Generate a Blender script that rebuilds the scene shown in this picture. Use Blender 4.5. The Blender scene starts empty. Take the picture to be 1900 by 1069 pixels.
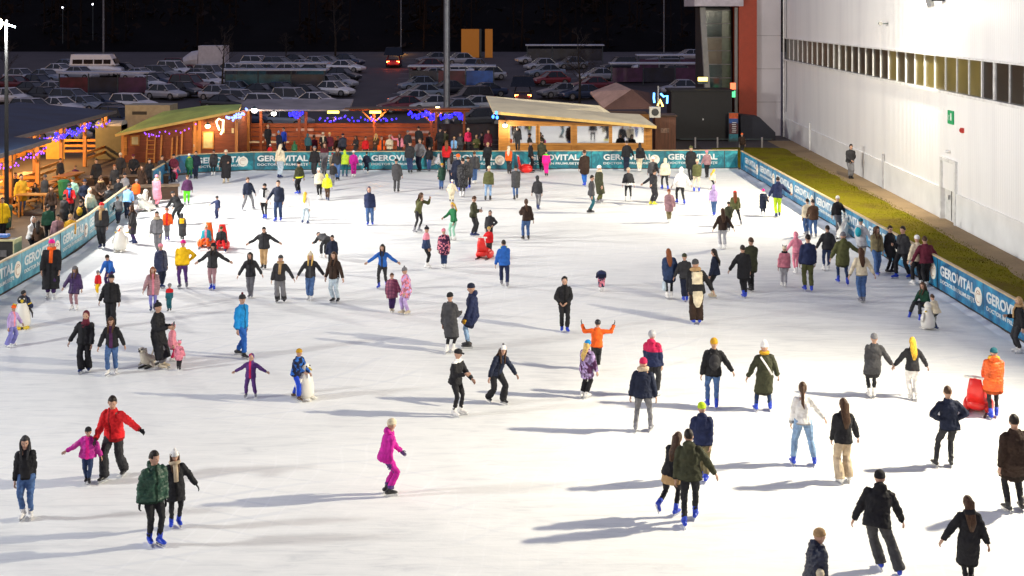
import bpy, bmesh, math, random
from math import sin, cos, pi, radians, sqrt
from mathutils import Vector as V, Matrix, Quaternion, noise
random.seed(7)
D = bpy.data
scene = bpy.context.scene
COL = scene.collection
# ---------------------------------------------------------------- camera model (pixels of the 1900x1069 photograph)
FPX, CX, HY, CH = 2350.0, 950.0, 20.0, 9.75
def gz(Y):                                   # height of the rising car park behind the rink
    return 0.0 if Y < 100 else 0.05 * (Y - 100)
def at(px, py, z=0.0):                       # ground (or height z) point seen at a pixel
    Y = FPX * (CH - z) / (py - HY)
    return V(((px - CX) * Y / FPX, Y, z))
def atY(px, py, Y):                          # point at a known depth
    return V(((px - CX) * Y / FPX, Y, CH - (py - HY) * Y / FPX))
# ---------------------------------------------------------------- object helpers
def tag(o, label=None, cat=None, group=None, kind=None):
    if label: o['label'] = label
    if cat: o['category'] = cat
    if group: o['group'] = group
    if kind: o['kind'] = kind
    return o
def link(o, parent=None):
    COL.objects.link(o)
    if parent is not None: o.parent = parent
    return o
def empty(name, loc, rz=0.0):
    o = D.objects.new(name, None); o.location = loc; o.rotation_euler = (0, 0, rz); o.empty_display_size = 0.2
    return link(o)
class MB:
    def __init__(s): s.v = []; s.f = []; s.m = []
    def add(s, vs, fs, mi=0):
        k = len(s.v); s.v += [tuple(v) for v in vs]
        for f in fs: s.f.append([i + k for i in f]); s.m.append(mi)
    def box(s, c, d, mi=0, M=None):
        x, y, z = d[0] / 2, d[1] / 2, d[2] / 2
        vs = [V((a * x, b * y, e * z)) for a in (-1, 1) for b in (-1, 1) for e in (-1, 1)]
        if M is not None: vs = [M @ v for v in vs]
        vs = [v + V(c) for v in vs]
        s.add(vs, [(0, 1, 3, 2), (4, 6, 7, 5), (0, 4, 5, 1), (2, 3, 7, 6), (0, 2, 6, 4), (1, 5, 7, 3)], mi)
    def bar(s, a, b, w, h=None, mi=0):       # square bar between two points
        a, b = V(a), V(b); h = h or w; t = (b - a); L = t.length; t.normalize()
        up = V((0, 0, 1)) if abs(t.z) < .95 else V((0, 1, 0))
        sd = t.cross(up).normalized(); u2 = sd.cross(t)
        M = Matrix((sd, t, u2)).transposed()
        s.box((a + b) / 2, (w, L, h), mi, M)
    def tube(s, pts, rad, side=(1, 0, 0), n=10, mi=0, cap=True):
        pts = [V(p) for p in pts]; k = len(pts); vs = []; fs = []
        sd0 = V(side)
        for i, p in enumerate(pts):
            t = (pts[min(i + 1, k - 1)] - pts[max(i - 1, 0)])
            t = t.normalized() if t.length > 1e-9 else V((0, 0, 1))
            sd = sd0 - t * sd0.dot(t)
            if sd.length < 1e-3: sd = t.orthogonal()
            sd.normalize(); b = t.cross(sd)
            r = rad[i]; ra, rb = (r if isinstance(r, tuple) else (r, r))
            for j in range(n):
                a = 2 * pi * j / n
                vs.append(p + sd * (ra * cos(a)) + b * (rb * sin(a)))
        for i in range(k - 1):
            for j in range(n):
                j2 = (j + 1) % n
                fs.append((i * n + j, i * n + j2, (i + 1) * n + j2, (i + 1) * n + j))
        if cap:
            fs.append(tuple(reversed(range(n)))); fs.append(tuple((k - 1) * n + j for j in range(n)))
        s.add(vs, fs, mi)
    def ell(s, c, r, M=None, nu=12, nv=8, mi=0, fn=None):
        c = V(c); vs = []; fs = []
        for i in range(1, nv):
            th = pi * i / nv
            for j in range(nu):
                ph = 2 * pi * j / nu
                d = V((sin(th) * cos(ph), sin(th) * sin(ph), cos(th)))
                q = 1.0 if fn is None else fn(d)
                p = V((d.x * r[0] * q, d.y * r[1] * q, d.z * r[2] * q))
                vs.append(c + (M @ p if M is not None else p))
        tp = V((0, 0, r[2] * (1 if fn is None else fn(V((0, 0, 1)))))); bt = V((0, 0, -r[2] * (1 if fn is None else fn(V((0, 0, -1))))))
        if M is not None: tp = M @ tp; bt = M @ bt
        vs += [c + tp, c + bt]; T = len(vs) - 2; B = T + 1
        for i in range(nv - 2):
            for j in range(nu):
                j2 = (j + 1) % nu
                fs.append((i * nu + j, (i + 1) * nu + j, (i + 1) * nu + j2, i * nu + j2))
        for j in range(nu):
            j2 = (j + 1) % nu
            fs.append((T, j, j2)); fs.append((B, (nv - 2) * nu + j2, (nv - 2) * nu + j))
        s.add(vs, fs, mi)
    def ring(s, c, R, r, M=None, n=16, k=6, mi=0, jit=0):   # torus
        vs = []; fs = []
        for i in range(n):
            a = 2 * pi * i / n
            for j in range(k):
                b = 2 * pi * j / k; rr = r * (1 + random.uniform(-jit, jit))
                p = V(((R[0] + rr * cos(b)) * cos(a), (R[1] + rr * cos(b)) * sin(a), rr * sin(b)))
                vs.append(V(c) + (M @ p if M is not None else p))
        for i in range(n):
            for j in range(k):
                fs.append((i * k + j, ((i + 1) % n) * k + j, ((i + 1) % n) * k + (j + 1) % k, i * k + (j + 1) % k))
        s.add(vs, fs, mi)
    def poly(s, pts, th, mi=0):              # thick slab from a planar polygon, thickness down along -Z
        n = len(pts); a = [V(p) for p in pts]; b = [p - V((0, 0, th)) for p in a]
        s.add(a + b, [tuple(range(n)), tuple(reversed(range(n, 2 * n)))] + [(i, n + i, n + (i + 1) % n, (i + 1) % n) for i in range(n)], mi)
    def mesh(s, name, mats=()):
        me = D.meshes.new(name); me.from_pydata(s.v, [], s.f)
        for m in mats: me.materials.append(m)
        if len(mats) > 1: me.polygons.foreach_set('material_index', s.m)
        bm = bmesh.new(); bm.from_mesh(me); bmesh.ops.recalc_face_normals(bm, faces=bm.faces); bm.to_mesh(me); bm.free()
        return me
    def build(s, name, mats, parent=None, smooth=False):
        if not isinstance(mats, (list, tuple)): mats = [mats]
        me = s.mesh(name, mats)
        if smooth: me.polygons.foreach_set('use_smooth', [True] * len(me.polygons))
        return link(D.objects.new(name, me), parent)
# ---------------------------------------------------------------- materials
_mc = {}
def _nt(name):
    m = D.materials.new(name); m.use_nodes = True; nt = m.node_tree
    return m, nt, nt.nodes['Principled BSDF']
def N(nt, t, **k):
    n = nt.nodes.new(t)
    for a, b in k.items():
        if a in n.inputs.keys(): n.inputs[a].default_value = b
        else: setattr(n, a, b)
    return n
def ramp(nt, stops):
    r = nt.nodes.new('ShaderNodeValToRGB'); e = r.color_ramp.elements
    while len(e) < len(stops): e.new(0.5)
    for i, (p, c) in enumerate(stops):
        e[i].position = p; e[i].color = (*c, 1)
    return r
def bump(nt, b, src, strength=.3, dist=.02):
    n = N(nt, 'ShaderNodeBump', Strength=strength, Distance=dist)
    nt.links.new(src, n.inputs['Height']); nt.links.new(n.outputs[0], b.inputs['Normal'])
def mul(c, k): return tuple(min(1, max(0, x * k)) for x in c)
def plain(name, c, rough=.6, metal=0.0, var=.15, scale=3.0, spec=.5):
    key = ('plain', name)
    if key in _mc: return _mc[key]
    m, nt, b = _nt(name); tc = N(nt, 'ShaderNodeTexCoord'); n = N(nt, 'ShaderNodeTexNoise', Scale=scale, Detail=4.0)
    nt.links.new(tc.outputs['Object'], n.inputs['Vector'])
    r = ramp(nt, [(.3, mul(c, 1 - var)), (.7, mul(c, 1 + var))]); nt.links.new(n.outputs['Fac'], r.inputs[0])
    nt.links.new(r.outputs[0], b.inputs['Base Color'])
    b.inputs['Roughness'].default_value = rough; b.inputs['Metallic'].default_value = metal; b.inputs['Specular IOR Level'].default_value = spec
    _mc[key] = m; return m
def emit(name, c, s):
    key = ('emit', name)
    if key in _mc: return _mc[key]
    m, nt, b = _nt(name); b.inputs['Base Color'].default_value = (*mul(c, .8), 1)
    b.inputs['Emission Color'].default_value = (*c, 1); b.inputs['Emission Strength'].default_value = s
    _mc[key] = m; return m
PAL = dict(black=(.016, .016, .019), dark=(.03, .03, .034), char=(.055, .055, .06), grey=(.16, .16, .175), lgrey=(.42, .42, .44), white=(.78, .77, .75), cream=(.66, .58, .42),
  navy=(.018, .026, .075), dnavy=(.013, .018, .04), blue=(.02, .11, .42), royal=(.015, .06, .5), sky=(.2, .42, .75), teal=(.02, .30, .38), dteal=(.015, .10, .13), azure=(.01, .22, .55),
  red=(.62, .015, .02), orange=(.85, .12, .015), coral=(.8, .18, .08), crimson=(.55, .02, .09), maroon=(.11, .015, .03), brown=(.07, .036, .02), dbrown=(.035, .02, .014), tan=(.42, .27, .13), beige=(.5, .4, .28), khaki=(.2, .17, .09),
  olive=(.09, .095, .035), dolive=(.045, .048, .026), green=(.02, .16, .06), dgreen=(.012, .055, .032), mint=(.3, .55, .42), lime=(.42, .6, .02), neon=(.75, .85, .01), vgreen=(.12, .75, .02), lgreen=(.25, .4, .06),
  yellow=(.85, .5, .01), mustard=(.55, .3, .02), pink=(.75, .25, .33), rose=(.62, .2, .26), hot=(.85, .02, .28), magenta=(.5, .015, .28), mauve=(.3, .17, .19), lilac=(.45, .33, .6), purple=(.09, .035, .17), dpurple=(.045, .02, .09), plum=(.07, .02, .07), violet=(.2, .2, .5),
  jeans=(.06, .12, .27), ljeans=(.22, .34, .52), djeans=(.022, .04, .10), pale=(.42, .5, .56), blond=(.6, .4, .12), gold=(.75, .42, .04), hairbrown=(.065, .03, .015), hairdark=(.018, .012, .01), hairred=(.2, .06, .02))
def cloth(cn, kind='j', c2=None):
    key = ('cloth', cn, kind, c2)
    if key in _mc: return _mc[key]
    c = PAL[cn]; m, nt, b = _nt('fabric_%s_%s' % (cn, kind)); L = nt.links
    tc = N(nt, 'ShaderNodeTexCoord'); ob = tc.outputs['Object']
    n = N(nt, 'ShaderNodeTexNoise', Scale=6.0, Detail=5.0); L.new(ob, n.inputs['Vector'])
    fine = N(nt, 'ShaderNodeTexNoise', Scale=60.0, Detail=2.0); L.new(ob, fine.inputs['Vector'])
    r = ramp(nt, [(.3, mul(c, .72)), (.7, mul(c, 1.25))]); L.new(n.outputs['Fac'], r.inputs[0]); out = r.outputs[0]
    b.inputs['Roughness'].default_value = .82; b.inputs['Specular IOR Level'].default_value = .25
    h = fine.outputs['Fac']; st = .25
    if kind == 'p':
        w = N(nt, 'ShaderNodeTexWave', Scale=4.6, Distortion=1.6, bands_direction='Z', wave_profile='SIN'); L.new(ob, w.inputs['Vector']); h = w.outputs['Fac']; st = .5
        b.inputs['Roughness'].default_value = .5; b.inputs['Specular IOR Level'].default_value = .4
    elif kind == 'denim':
        r2 = ramp(nt, [(.25, mul(c, .55)), (.75, mul(c, 1.5))]); nn = N(nt, 'ShaderNodeTexNoise', Scale=9.0, Detail=6.0, Roughness=.7); L.new(ob, nn.inputs['Vector']); L.new(nn.outputs['Fac'], r2.inputs[0]); out = r2.outputs[0]
    elif kind == 'print':
        v = N(nt, 'ShaderNodeTexVoronoi', Scale=16.0); L.new(ob, v.inputs['Vector'])
        q = PAL[c2]; r2 = ramp(nt, [(.0, mul(c, .5)), (.35, c), (.62, q), (.9, mul(q, 1.3))]); r2.color_ramp.interpolation = 'CONSTANT'
        sp = N(nt, 'ShaderNodeSeparateColor'); L.new(v.outputs['Color'], sp.inputs[0]); L.new(sp.outputs[0], r2.inputs[0]); out = r2.outputs[0]
    elif kind == 'plaid':
        q = PAL[c2]; a = N(nt, 'ShaderNodeTexWave', Scale=7.0, bands_direction='X'); e = N(nt, 'ShaderNodeTexWave', Scale=7.0, bands_direction='Z')
        L.new(ob, a.inputs['Vector']); L.new(ob, e.inputs['Vector']); mm = N(nt, 'ShaderNodeMath', operation='MULTIPLY'); L.new(a.outputs['Fac'], mm.inputs[0]); L.new(e.outputs['Fac'], mm.inputs[1])
        r2 = ramp(nt, [(.2, q), (.5, c)]); L.new(mm.outputs[0], r2.inputs[0]); out = r2.outputs[0]
    elif kind == 'band':                      # upper colour c, lower colour c2 is handled with face slots
        pass
    elif kind == 'knit':
        w = N(nt, 'ShaderNodeTexNoise', Scale=90.0, Detail=2.0); L.new(ob, w.inputs['Vector']); h = w.outputs['Fac']; st = .5
    elif kind == 'hair':
        w = N(nt, 'ShaderNodeTexNoise', Scale=22.0, Detail=3.0); mp = N(nt, 'ShaderNodeMapping'); mp.inputs['Scale'].default_value = (3, 3, .3); L.new(ob, mp.inputs['Vector']); L.new(mp.outputs[0], w.inputs['Vector'])
        r2 = ramp(nt, [(.3, mul(c, .5)), (.7, mul(c, 1.5))]); L.new(w.outputs['Fac'], r2.inputs[0]); out = r2.outputs[0]; h = w.outputs['Fac']; st = .8
        b.inputs['Roughness'].default_value = .5
    L.new(out, b.inputs['Base Color']); bump(nt, b, h, st, .012)
    _mc[key] = m; return m
def skin_mat(): return plain('skin', (.46, .27, .19), .55, var=.1, scale=8)
BOOT = dict(blue=(.012, .05, .5), white=(.75, .74, .72), black=(.02, .02, .022), beige=(.55, .47, .34), grey=(.2, .2, .23), navy=(.015, .03, .12), brown=(.09, .05, .03), yellow=(.75, .7, .02), purple=(.1, .06, .28))
def boot_mat(c): return plain('boot_' + c, BOOT[c], .4, var=.08, scale=10)
STEEL = plain('blade_steel', (.55, .56, .58), .3, .9, var=.1)
# ---------------------------------------------------------------- people
X3, F3, Z3 = V((1, 0, 0)), V((0, -1, 0)), V((0, 0, 1))
ARM = {'d': ((.17, .05, -1), (.08, .22, -1)), 'o': ((.6, .05, -1), (.52, .18, -1)), 'O': ((1, .05, -.85), (1, .15, -.6)), 'p': ((.38, -.2, -1), (-.28, .42, -.85)), 'f': ((.15, .2, -1), (-.18, 1, .12)),
       'F': ((.1, .7, -.8), (0, 1, -.35)), 'u': ((1, .1, -.12), (.3, .25, 1)), 't': ((.55, .45, -.5), (-.35, .45, 1)), 'a': ((.85, -.25, -.85), (-.8, .3, -.6)), 'x': ((.28, .12, -1), (-.6, .62, -.65)),
       'b': ((.25, -.5, -1), (-.3, -.35, -.9)), 'h': ((.42, .1, -1), (.42, .2, -1)), 'g': ((.1, .5, -.9), (.03, .75, -.75)), 'B': ((.45, -.75, -.8), (.35, -.8, -.6)), 'H': ((.75, .08, -1), (.75, .12, -1)), 'W': ((1, .1, -.45), (1, .1, -.4))}
JOBS = []                                    # (raw MB, voxel, smooth steps, fold strength, world matrix, finish callback)
def job(mb, vox, sm, disp, loc, rz, cb): JOBS.append((mb, vox, sm, disp, loc, rz, cb))
def run_jobs():
    tex = D.textures.new('folds', 'CLOUDS'); tex.noise_scale = .11; tex.noise_depth = 2; tex2 = D.textures.new('creases', 'CLOUDS'); tex2.noise_scale = .045; tex2.noise_depth = 1
    tmp = []; kc = D.collections.new('work'); scene.collection.children.link(kc)
    for (mb, vox, sm, disp, loc, rz, cb) in JOBS:
        o = D.objects.new('raw', mb.mesh('raw')); o.location = loc; o.rotation_euler = (0, 0, rz); kc.objects.link(o)
        r = o.modifiers.new('r', 'REMESH'); r.mode = 'VOXEL'; r.voxel_size = vox; r.use_smooth_shade = True
        if sm:
            s = o.modifiers.new('s', 'SMOOTH'); s.iterations = sm; s.factor = .5
        if disp:
            d = o.modifiers.new('d', 'DISPLACE'); d.texture = tex; d.texture_coords = 'GLOBAL'; d.strength = disp; d.mid_level = .5
            if vox < .022:
                d = o.modifiers.new('d2', 'DISPLACE'); d.texture = tex2; d.texture_coords = 'GLOBAL'; d.strength = disp * .75; d.mid_level = .5
        tmp.append(o)
    dg = bpy.context.evaluated_depsgraph_get(); dg.update()
    out = [D.meshes.new_from_object(o.evaluated_get(dg), depsgraph=dg) for o in tmp]
    for o in tmp:
        me = o.data; D.objects.remove(o); D.meshes.remove(me)
    scene.collection.children.unlink(kc); D.collections.remove(kc)
    for (j, me) in zip(JOBS, out):
        me.polygons.foreach_set('use_smooth', [True] * len(me.polygons)); j[6](me)
    JOBS.clear()
def hand(mb, w, d, inn, S, mi):              # palm, four curled fingers of unequal length, thumb
    d = V(d).normalized(); inn = V(inn); inn = (inn - d * inn.dot(d)).normalized(); lat = d.cross(inn)
    k = S / 1.7
    mb.tube([w - d * .03 * k, w + d * .03 * k, w + d * .085 * k], [(.022 * k, .03 * k), (.017 * k, .04 * k), (.014 * k, .038 * k)], side=inn, n=8, mi=mi)
    for i, (o, L) in enumerate(((-.03, .062), (-.01, .074), (.01, .07), (.029, .055))):
        p = w + d * .08 * k + lat * o * k; d1 = (d + inn * .3).normalized(); d2 = (d + inn * 1.1).normalized(); d3 = (d * .3 + inn).normalized()
        a = p + d1 * L * .45 * k; b = a + d2 * L * .32 * k; c = b + d3 * L * .25 * k
        mb.tube([p, a, b, c], [.0095 * k, .009 * k, .008 * k, .006 * k], side=lat, n=6, mi=mi)
    p = w + d * .03 * k - lat * .034 * k; a = p + (d - lat * .9 + inn * .3).normalized() * .035 * k; b = a + (d + inn * .4).normalized() * .03 * k
    mb.tube([p, a, b], [.012 * k, .011 * k, .007 * k], side=inn, n=6, mi=mi)
PEOPLE = []
def P(x, y, top, face, arms, legs, jk, tr, sk, hat='', hair='', lab='', lean=0, side=0, turn=0, nod=6, gl='', scarf='', H=None, b=1.0, z=0.0, grp='skaters on the ice rink', Y=None, fb=0.0, ex='', leg2=None):
    PEOPLE.append(dict(locals()))
def make_person(p):
    x, y, top = p['x'], p['y'], p['top']
    if p['Y']: base = V(((x - CX) * p['Y'] / FPX, p['Y'], p['z']))
    else: base = at(x, y, p['z'])
    s = FPX / base.y
    H = p['H'] or (y - top) / s
    face = radians(p['face']); front = cos(face) >= -1e-6
    hat, hair = p['hat'], p['hair']
    onice = p['sk'] and p['sk'][0] != '!'
    skh = .055 if onice else .0
    S = H - skh - (.06 if '*' in hat else .035 if hat else .02)
    kid = H < 1.42
    hh = S * (.139 if not kid else .139 + .032 * min(1, (1.42 - H) / .5)); S2 = (S - hh) / .868
    pxm = base.y / 1266.0
    vox = max(.014, min(.032, .6 * pxm))
    fem = hair.startswith(('long', 'pony')); wd = (.97 if fem else 1.06) * p['b']
    rg = random.Random(int(x * 7 + top * 13 + y)); jt = lambda a: rg.uniform(-a, a)
    lean, side = radians(p['lean'] + 2.5 + jt(5)), radians(p['side'] + jt(4))
    # legs
    lg = p['legs']; st = {'s': (.10, .10), 'n': (.06, .06), 'w': (.19, .19), 'v': (.3, .3), 'l': (.3, .03), 'r': (.03, .3)}
    A = {}
    LL = .49 * S2; seated = lg == 'B'
    for q in (0, 1):                         # 0 = screen-left leg, 1 = screen-right leg
        sgn = (-1 if q == 0 else 1) * (1 if front else -1)   # +1 = person's left (+X)
        out, fw, lift = st.get(lg, (.1, .1))[q], 0.0, 0.0
        if lg == 'f': fw = (.2, -.22)[q]
        if lg == 'F': fw = (-.22, .2)[q]
        if lg == 'k' and q == 0: out, fw, lift = .12, -.42, .22
        if lg == 'K' and q == 1: out, fw, lift = .12, -.42, .22
        if lg == 'c': fw = .05
        if lg in 'snw': fw += jt(.15); out += jt(.04)
        A[sgn] = [V((sgn * out * S2 * .58, -fw * S2 * .58, skh + .045 * S2 + lift)), lift]
    if p['leg2']:
        for sgn, (o, f, l) in zip((1, -1), p['leg2']): A[sgn] = [V((sgn * o, -f, skh + .045 * S2 + l)), l]
    hips = {g: X3 * (g * .05 * S2) for g in (1, -1)}
    hz = 9
    for g in (1, -1):
        if A[g][1] > 0.02: continue
        d = (A[g][0] - hips[g]); dd = d.x * d.x + d.y * d.y
        hz = min(hz, A[g][0].z + sqrt(max(.01, (.985 * LL) ** 2 - dd)))
    hz -= rg.uniform(.004, .026) * S2
    if lg == 'c' or lean > .3: hz -= .04 * S2
    if seated: hz = .40
    Pv = V((0, 0, hz))
    if lean > .4: Pv.y += .18 * S2 * sin(lean)     # hips move back when bending
    if lg in 'kK' and not p['leg2']: pass
    u = (X3 * sin(side) + F3 * sin(lean) + Z3 * cos(lean) * cos(side)).normalized()
    f2 = (F3 - u * F3.dot(u))
    if f2.length < .2: f2 = -Z3 - u * (-Z3).dot(u)
    f2.normalize(); l2 = u.cross(f2)
    K = {}
    for g in (1, -1):
        hj = Pv + hips[g]; a = A[g][0]
        if seated:
            a = V((g * .14 * S2, -.30 * S2, skh + .06)); A[g][0] = a
        d = a - hj; L = d.length; up, lo = LL * .5, LL * .5
        L2 = min(L, (up + lo) * .999); e = sqrt(max(0, up * up - (L2 / 2) ** 2)); pole = F3 + X3 * g * .12
        if A[g][1] > .05: pole = F3 * .9 - Z3 * .2
        if seated: pole = F3 + Z3 * .6
        dn = d.normalized(); pole = (pole - dn * pole.dot(dn)).normalized()
        K[g] = (hj, hj + dn * (L2 / 2) + pole * e, hj + dn * L2 if L > L2 else a)
    # torso / head frame
    def T(h, fx=0, ff=0): return Pv + u * (h * S2) + l2 * fx + f2 * ff
    Nk = T(.315); hu = (u * .55 + Z3 * .75).normalized()
    tr_ = radians(p['turn'] + jt(22)); hf = (F3 * cos(tr_) + X3 * sin(tr_)); nod = radians(p['nod'] + jt(7))
    if lean > .9: hu = (u * .8 + F3 * .6).normalized(); hf = (-Z3 * .8 + F3 * .3).normalized()
    hf = (hf - hu * hf.dot(hu)).normalized(); hl = hu.cross(hf)
    R = Matrix.Rotation(nod, 3, hl); hf = R @ hf; hu2 = R @ hu
    hc = Nk + hu * (.022 * S2 + hh * .5) + f2 * .012
    HM = Matrix((hl, -hf, hu2)).transposed()  # head local: x left, -y forward, z up
    arms = p['arms']; AR = {}
    for q in (0, 1):
        g = (-1 if q == 0 else 1) * (1 if front else -1)
        a, b_ = ARM[arms[q]]
        jk_ = .15 if arms[q] in 'HhgF' else 1; jj = (jt(.17) * jk_, jt(.24) * jk_, jt(.1) * jk_)
        def w3(t): return (X3 * (g * t[0] + jj[0]) + F3 * (t[1] + jj[1]) + Z3 * (t[2] + jj[2])).normalized()
        sh = T(.262) + l2 * (g * .09 * S2 * wd); el = sh + w3(a) * .172 * S2; wr = el + w3(b_) * .15 * S2
        AR[g] = (sh, el, wr, w3(b_))
    rz = face
    # ---- body
    mb = MB()
    mb.ell(hc, (.335 * hh, .41 * hh, .5 * hh), HM, 14, 10)
    mb.ell(hc + HM @ V((0, -.1 * hh, -.24 * hh)), (.25 * hh, .28 * hh, .27 * hh), HM)
    mb.ell(hc + HM @ V((0, -.42 * hh, -.1 * hh)), (.055 * hh, .08 * hh, .11 * hh), HM, 8, 6)
    for g in (1, -1): mb.ell(hc + HM @ V((g * .34 * hh, 0, -.05 * hh)), (.05 * hh, .1 * hh, .15 * hh), HM, 8, 6)
    mb.tube([T(.29), Nk, hc - hu * hh * .2], [.04 * S2, .033 * S2, .033 * S2], n=10)
    mb.tube([Pv - u * .03 * S2, T(.05), T(.14), T(.22), T(.28), T(.31)], [(.07 * S2, .05 * S2), (.078 * S2, .055 * S2), (.07 * S2, .05 * S2), (.082 * S2, .058 * S2), (.085 * S2, .045 * S2), (.04 * S2, .03 * S2)], side=l2, n=12)
    for g in (1, -1):
        sh, el, wr, fd = AR[g]
        mb.tube([T(.27), sh, el, wr], [.03 * S2, .03 * S2, .024 * S2, .018 * S2], n=8)
        mb.tube([Pv, K[g][0], K[g][1], K[g][2], K[g][2] - Z3 * .01], [.036 * S2, .04 * S2, .019 * S2, .014 * S2, .013 * S2], n=8)
    glc = p['gl']; mats = [skin_mat(), plain('eye_dark', (.02, .015, .012), .3), plain('lip', (.36, .12, .1), .5), cloth(glc, 'knit') if glc else skin_mat()]
    lab = p['lab']; cat = 'child' if kid and 'person' not in lab else 'person'
    body = D.objects.new('person', None) if False else None
    holder = {}
    root = D.objects.new('person', D.meshes.new('person')); root.location = base; root.rotation_euler = (0, 0, rz); link(root)
    tag(root, lab, 'person', p['grp'])
    def fin_body(me, root=root, hc=hc, HM=HM.copy(), hh=hh, AR=AR, S2=S2, mats=mats, vox=vox):
        bm = bmesh.new(); bm.from_mesh(me); Mi = HM.transposed()
        er = max(.045 * hh, vox * .52)
        for f in bm.faces:
            q = Mi @ (f.calc_center_median() - hc)
            if q.y < -.2 * hh:
                if abs(abs(q.x) - .14 * hh) < er and abs(q.z - .04 * hh) < er * .8: f.material_index = 1
                elif abs(q.x) < .11 * hh and abs(q.z + .3 * hh) < er * .6: f.material_index = 2
        tmp = D.meshes.new('t'); bm.to_mesh(tmp); bm.free()
        hb = MB()
        for g in (1, -1):
            sh, el, wr, fd = AR[g]; inn = (X3 * -g) if abs(fd.x) < .7 else F3
            hand(hb, wr + fd * .012, fd, inn, S2, 3)
        hm = hb.mesh('h', mats); bm = bmesh.new(); bm.from_mesh(tmp); bm.from_mesh(hm)
        for f in bm.faces: f.smooth = True
        m2 = root.data; bm.to_mesh(m2); bm.free(); D.meshes.remove(tmp); D.meshes.remove(hm); D.meshes.remove(me)
        for m in mats: m2.materials.append(m)
    job(mb, vox, 1, 0, base, rz, fin_body)
    def garment(name, mb, mats, v, disp, slot=None, sm=2):
        o = D.objects.new(name, D.meshes.new(name)); link(o, root)
        def fin(me, o=o, mats=mats, slot=slot, name=name):
            for m in mats: me.materials.append(m)
            if slot:
                for f in me.polygons: f.material_index = slot(f.center, f.normal)
            old = o.data; o.data = me; D.meshes.remove(old); me.name = name
        job(mb, v, sm, disp, base, rz, fin); return o
    # ---- jacket   "colour:kind+flags"
    jc, _, jr = p['jk'].partition(':'); jr = jr.split('+'); kd = jr[0] or 'j'; fl = jr[1:]; c1, _, c2 = jc.partition('/')
    puff = {'j': 1.06, 'p': 1.2, 's': 1.0, 'h': 1.04, 'c': 1.12, 'C': 1.12, 'L': 1.12, 't': .95, 'P': 1.2}.get(kd, 1.06) * (1 if not kid else 1.08)
    hem = {'c': .17, 'C': .275, 'L': .37, 'P': .16}.get(kd, .055)
    mb = MB(); w = wd * puff; q = S2
    rows = [(.0, .112, .085), (.10, .097, .07), (.19, .104, .078), (.235, .1, .072), (.265, .08, .062), (.29, .056, .05), (.33, .043, .044)]
    pts = [T(h) for h, _, _ in rows]; rad = [(a * q * w, b_ * q * w) for _, a, b_ in rows]
    k1, k2 = K[1][1], K[-1][1]; mid = (k1 + k2) / 2; spread = abs(k1.x - k2.x) / 2
    if hem > .1:
        low = V((mid.x * .8, mid.y * .8 if not seated else -.1, hz - hem * q)); fr = hem / .25
        pts = [low, (low + Pv) / 2] + pts; rad = [(max(.112 * q * w, spread * min(1, fr) + .055 * q), .09 * q * w), (.11 * q * w, .086 * q * w)] + rad
    else:
        hm_ = .035 if kd == 's' else hem; pts = [Pv - u * hm_ * q] + pts; rad = [((.114 if kd == 's' else .113) * q * w, .09 * q * w)] + rad
    mb.tube(pts, rad, side=l2, n=16)
    for g in (1, -1):
        sh, el, wr, fd = AR[g]; e2 = (sh + el) / 2
        mb.ell(sh - l2 * g * .006 * q - u * .004 * q, (.044 * q * puff,) * 3)
        mb.tube([sh - (e2 - sh) * .15, sh, e2, el, el * .97 + wr * .03, (el + wr) / 2, wr], [.028 * q * puff, .043 * q * puff, .042 * q * puff, .039 * q * puff, .039 * q * puff, .035 * q * puff, .03 * q * puff], n=10)
        mb.ell(el, (.0385 * q * puff,) * 3, None, 8, 6)
    if 'hd' in fl: mb.ell(Nk - f2 * .05 * q + u * .008 * q, (.068 * q, .042 * q, .045 * q), Matrix((l2, -f2, u)).transposed())
    if 'hu' in fl or kd == 'h':
        mb.ell(hc + HM @ V((0, .19 * hh, .05 * hh)), (.44 * hh, .44 * hh, .6 * hh), HM, 14, 10)
        mb.tube([T(.3), hc + HM @ V((0, .12 * hh, -.4 * hh))], [.06 * q, .33 * hh], n=12)
    jm = [cloth(c1, {'p': 'p', 'P': 'p', 's': 'knit', 'h': 'knit'}.get(kd, 'j') if 'print' not in fl and 'plaid' not in fl and 'dn' not in fl else ('print' if 'print' in fl else 'plaid' if 'plaid' in fl else 'denim'), c2 if c2 and ('print' in fl or 'plaid' in fl) else None)]
    slot = None
    if c2 and 'print' not in fl and 'plaid' not in fl:
        jm.append(cloth(c2, 'j'))
        if 'yoke' in fl: slot = lambda c, n, z0=T(.17).z: 1 if c.z < z0 else 0
        elif 'back' in fl: slot = lambda c, n, z0=T(.2).z, r=.085 * q: 1 if (n.y > .3 and abs(c.x) < r and abs(c.z - z0) < r * 1.1) else 0
        elif 'hem' in fl: slot = lambda c, n, z0=T(.02).z: 1 if c.z < z0 else 0
        elif 'hood' in fl: slot = lambda c, n, z0=T(.275).z: 1 if c.z > z0 else 0
        else: slot = lambda c, n, r=.028 * q: 1 if (n.y < -.2 and abs(c.x) < r) else 0
    if slot is None and len(jm) == 1 and 'print' not in fl and 'plaid' not in fl and vox < .026:
        PAL.setdefault(c1 + '_trim', mul(PAL[c1], .4)); jm.append(cloth(c1 + '_trim', 'j')); wr_ = [AR[g][2] for g in (1, -1)]; lowz = min(pt.z for pt in pts)
        slot = lambda c, n, wr_=wr_, lz=lowz, q=q, zp=(kd != 's'): 1 if (zp and n.y < -.3 and abs(c.x) < .011 * q + .004) or c.z < lz + .022 * q or any((c - w0).length < .034 * q for w0 in wr_) else 0
    garment('jacket' if kd not in 'sh' else 'jumper' if kd == 's' else 'hooded_top', mb, jm, vox * 1.15, .022 * q if kd != 'p' else .03 * q, slot)
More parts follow.
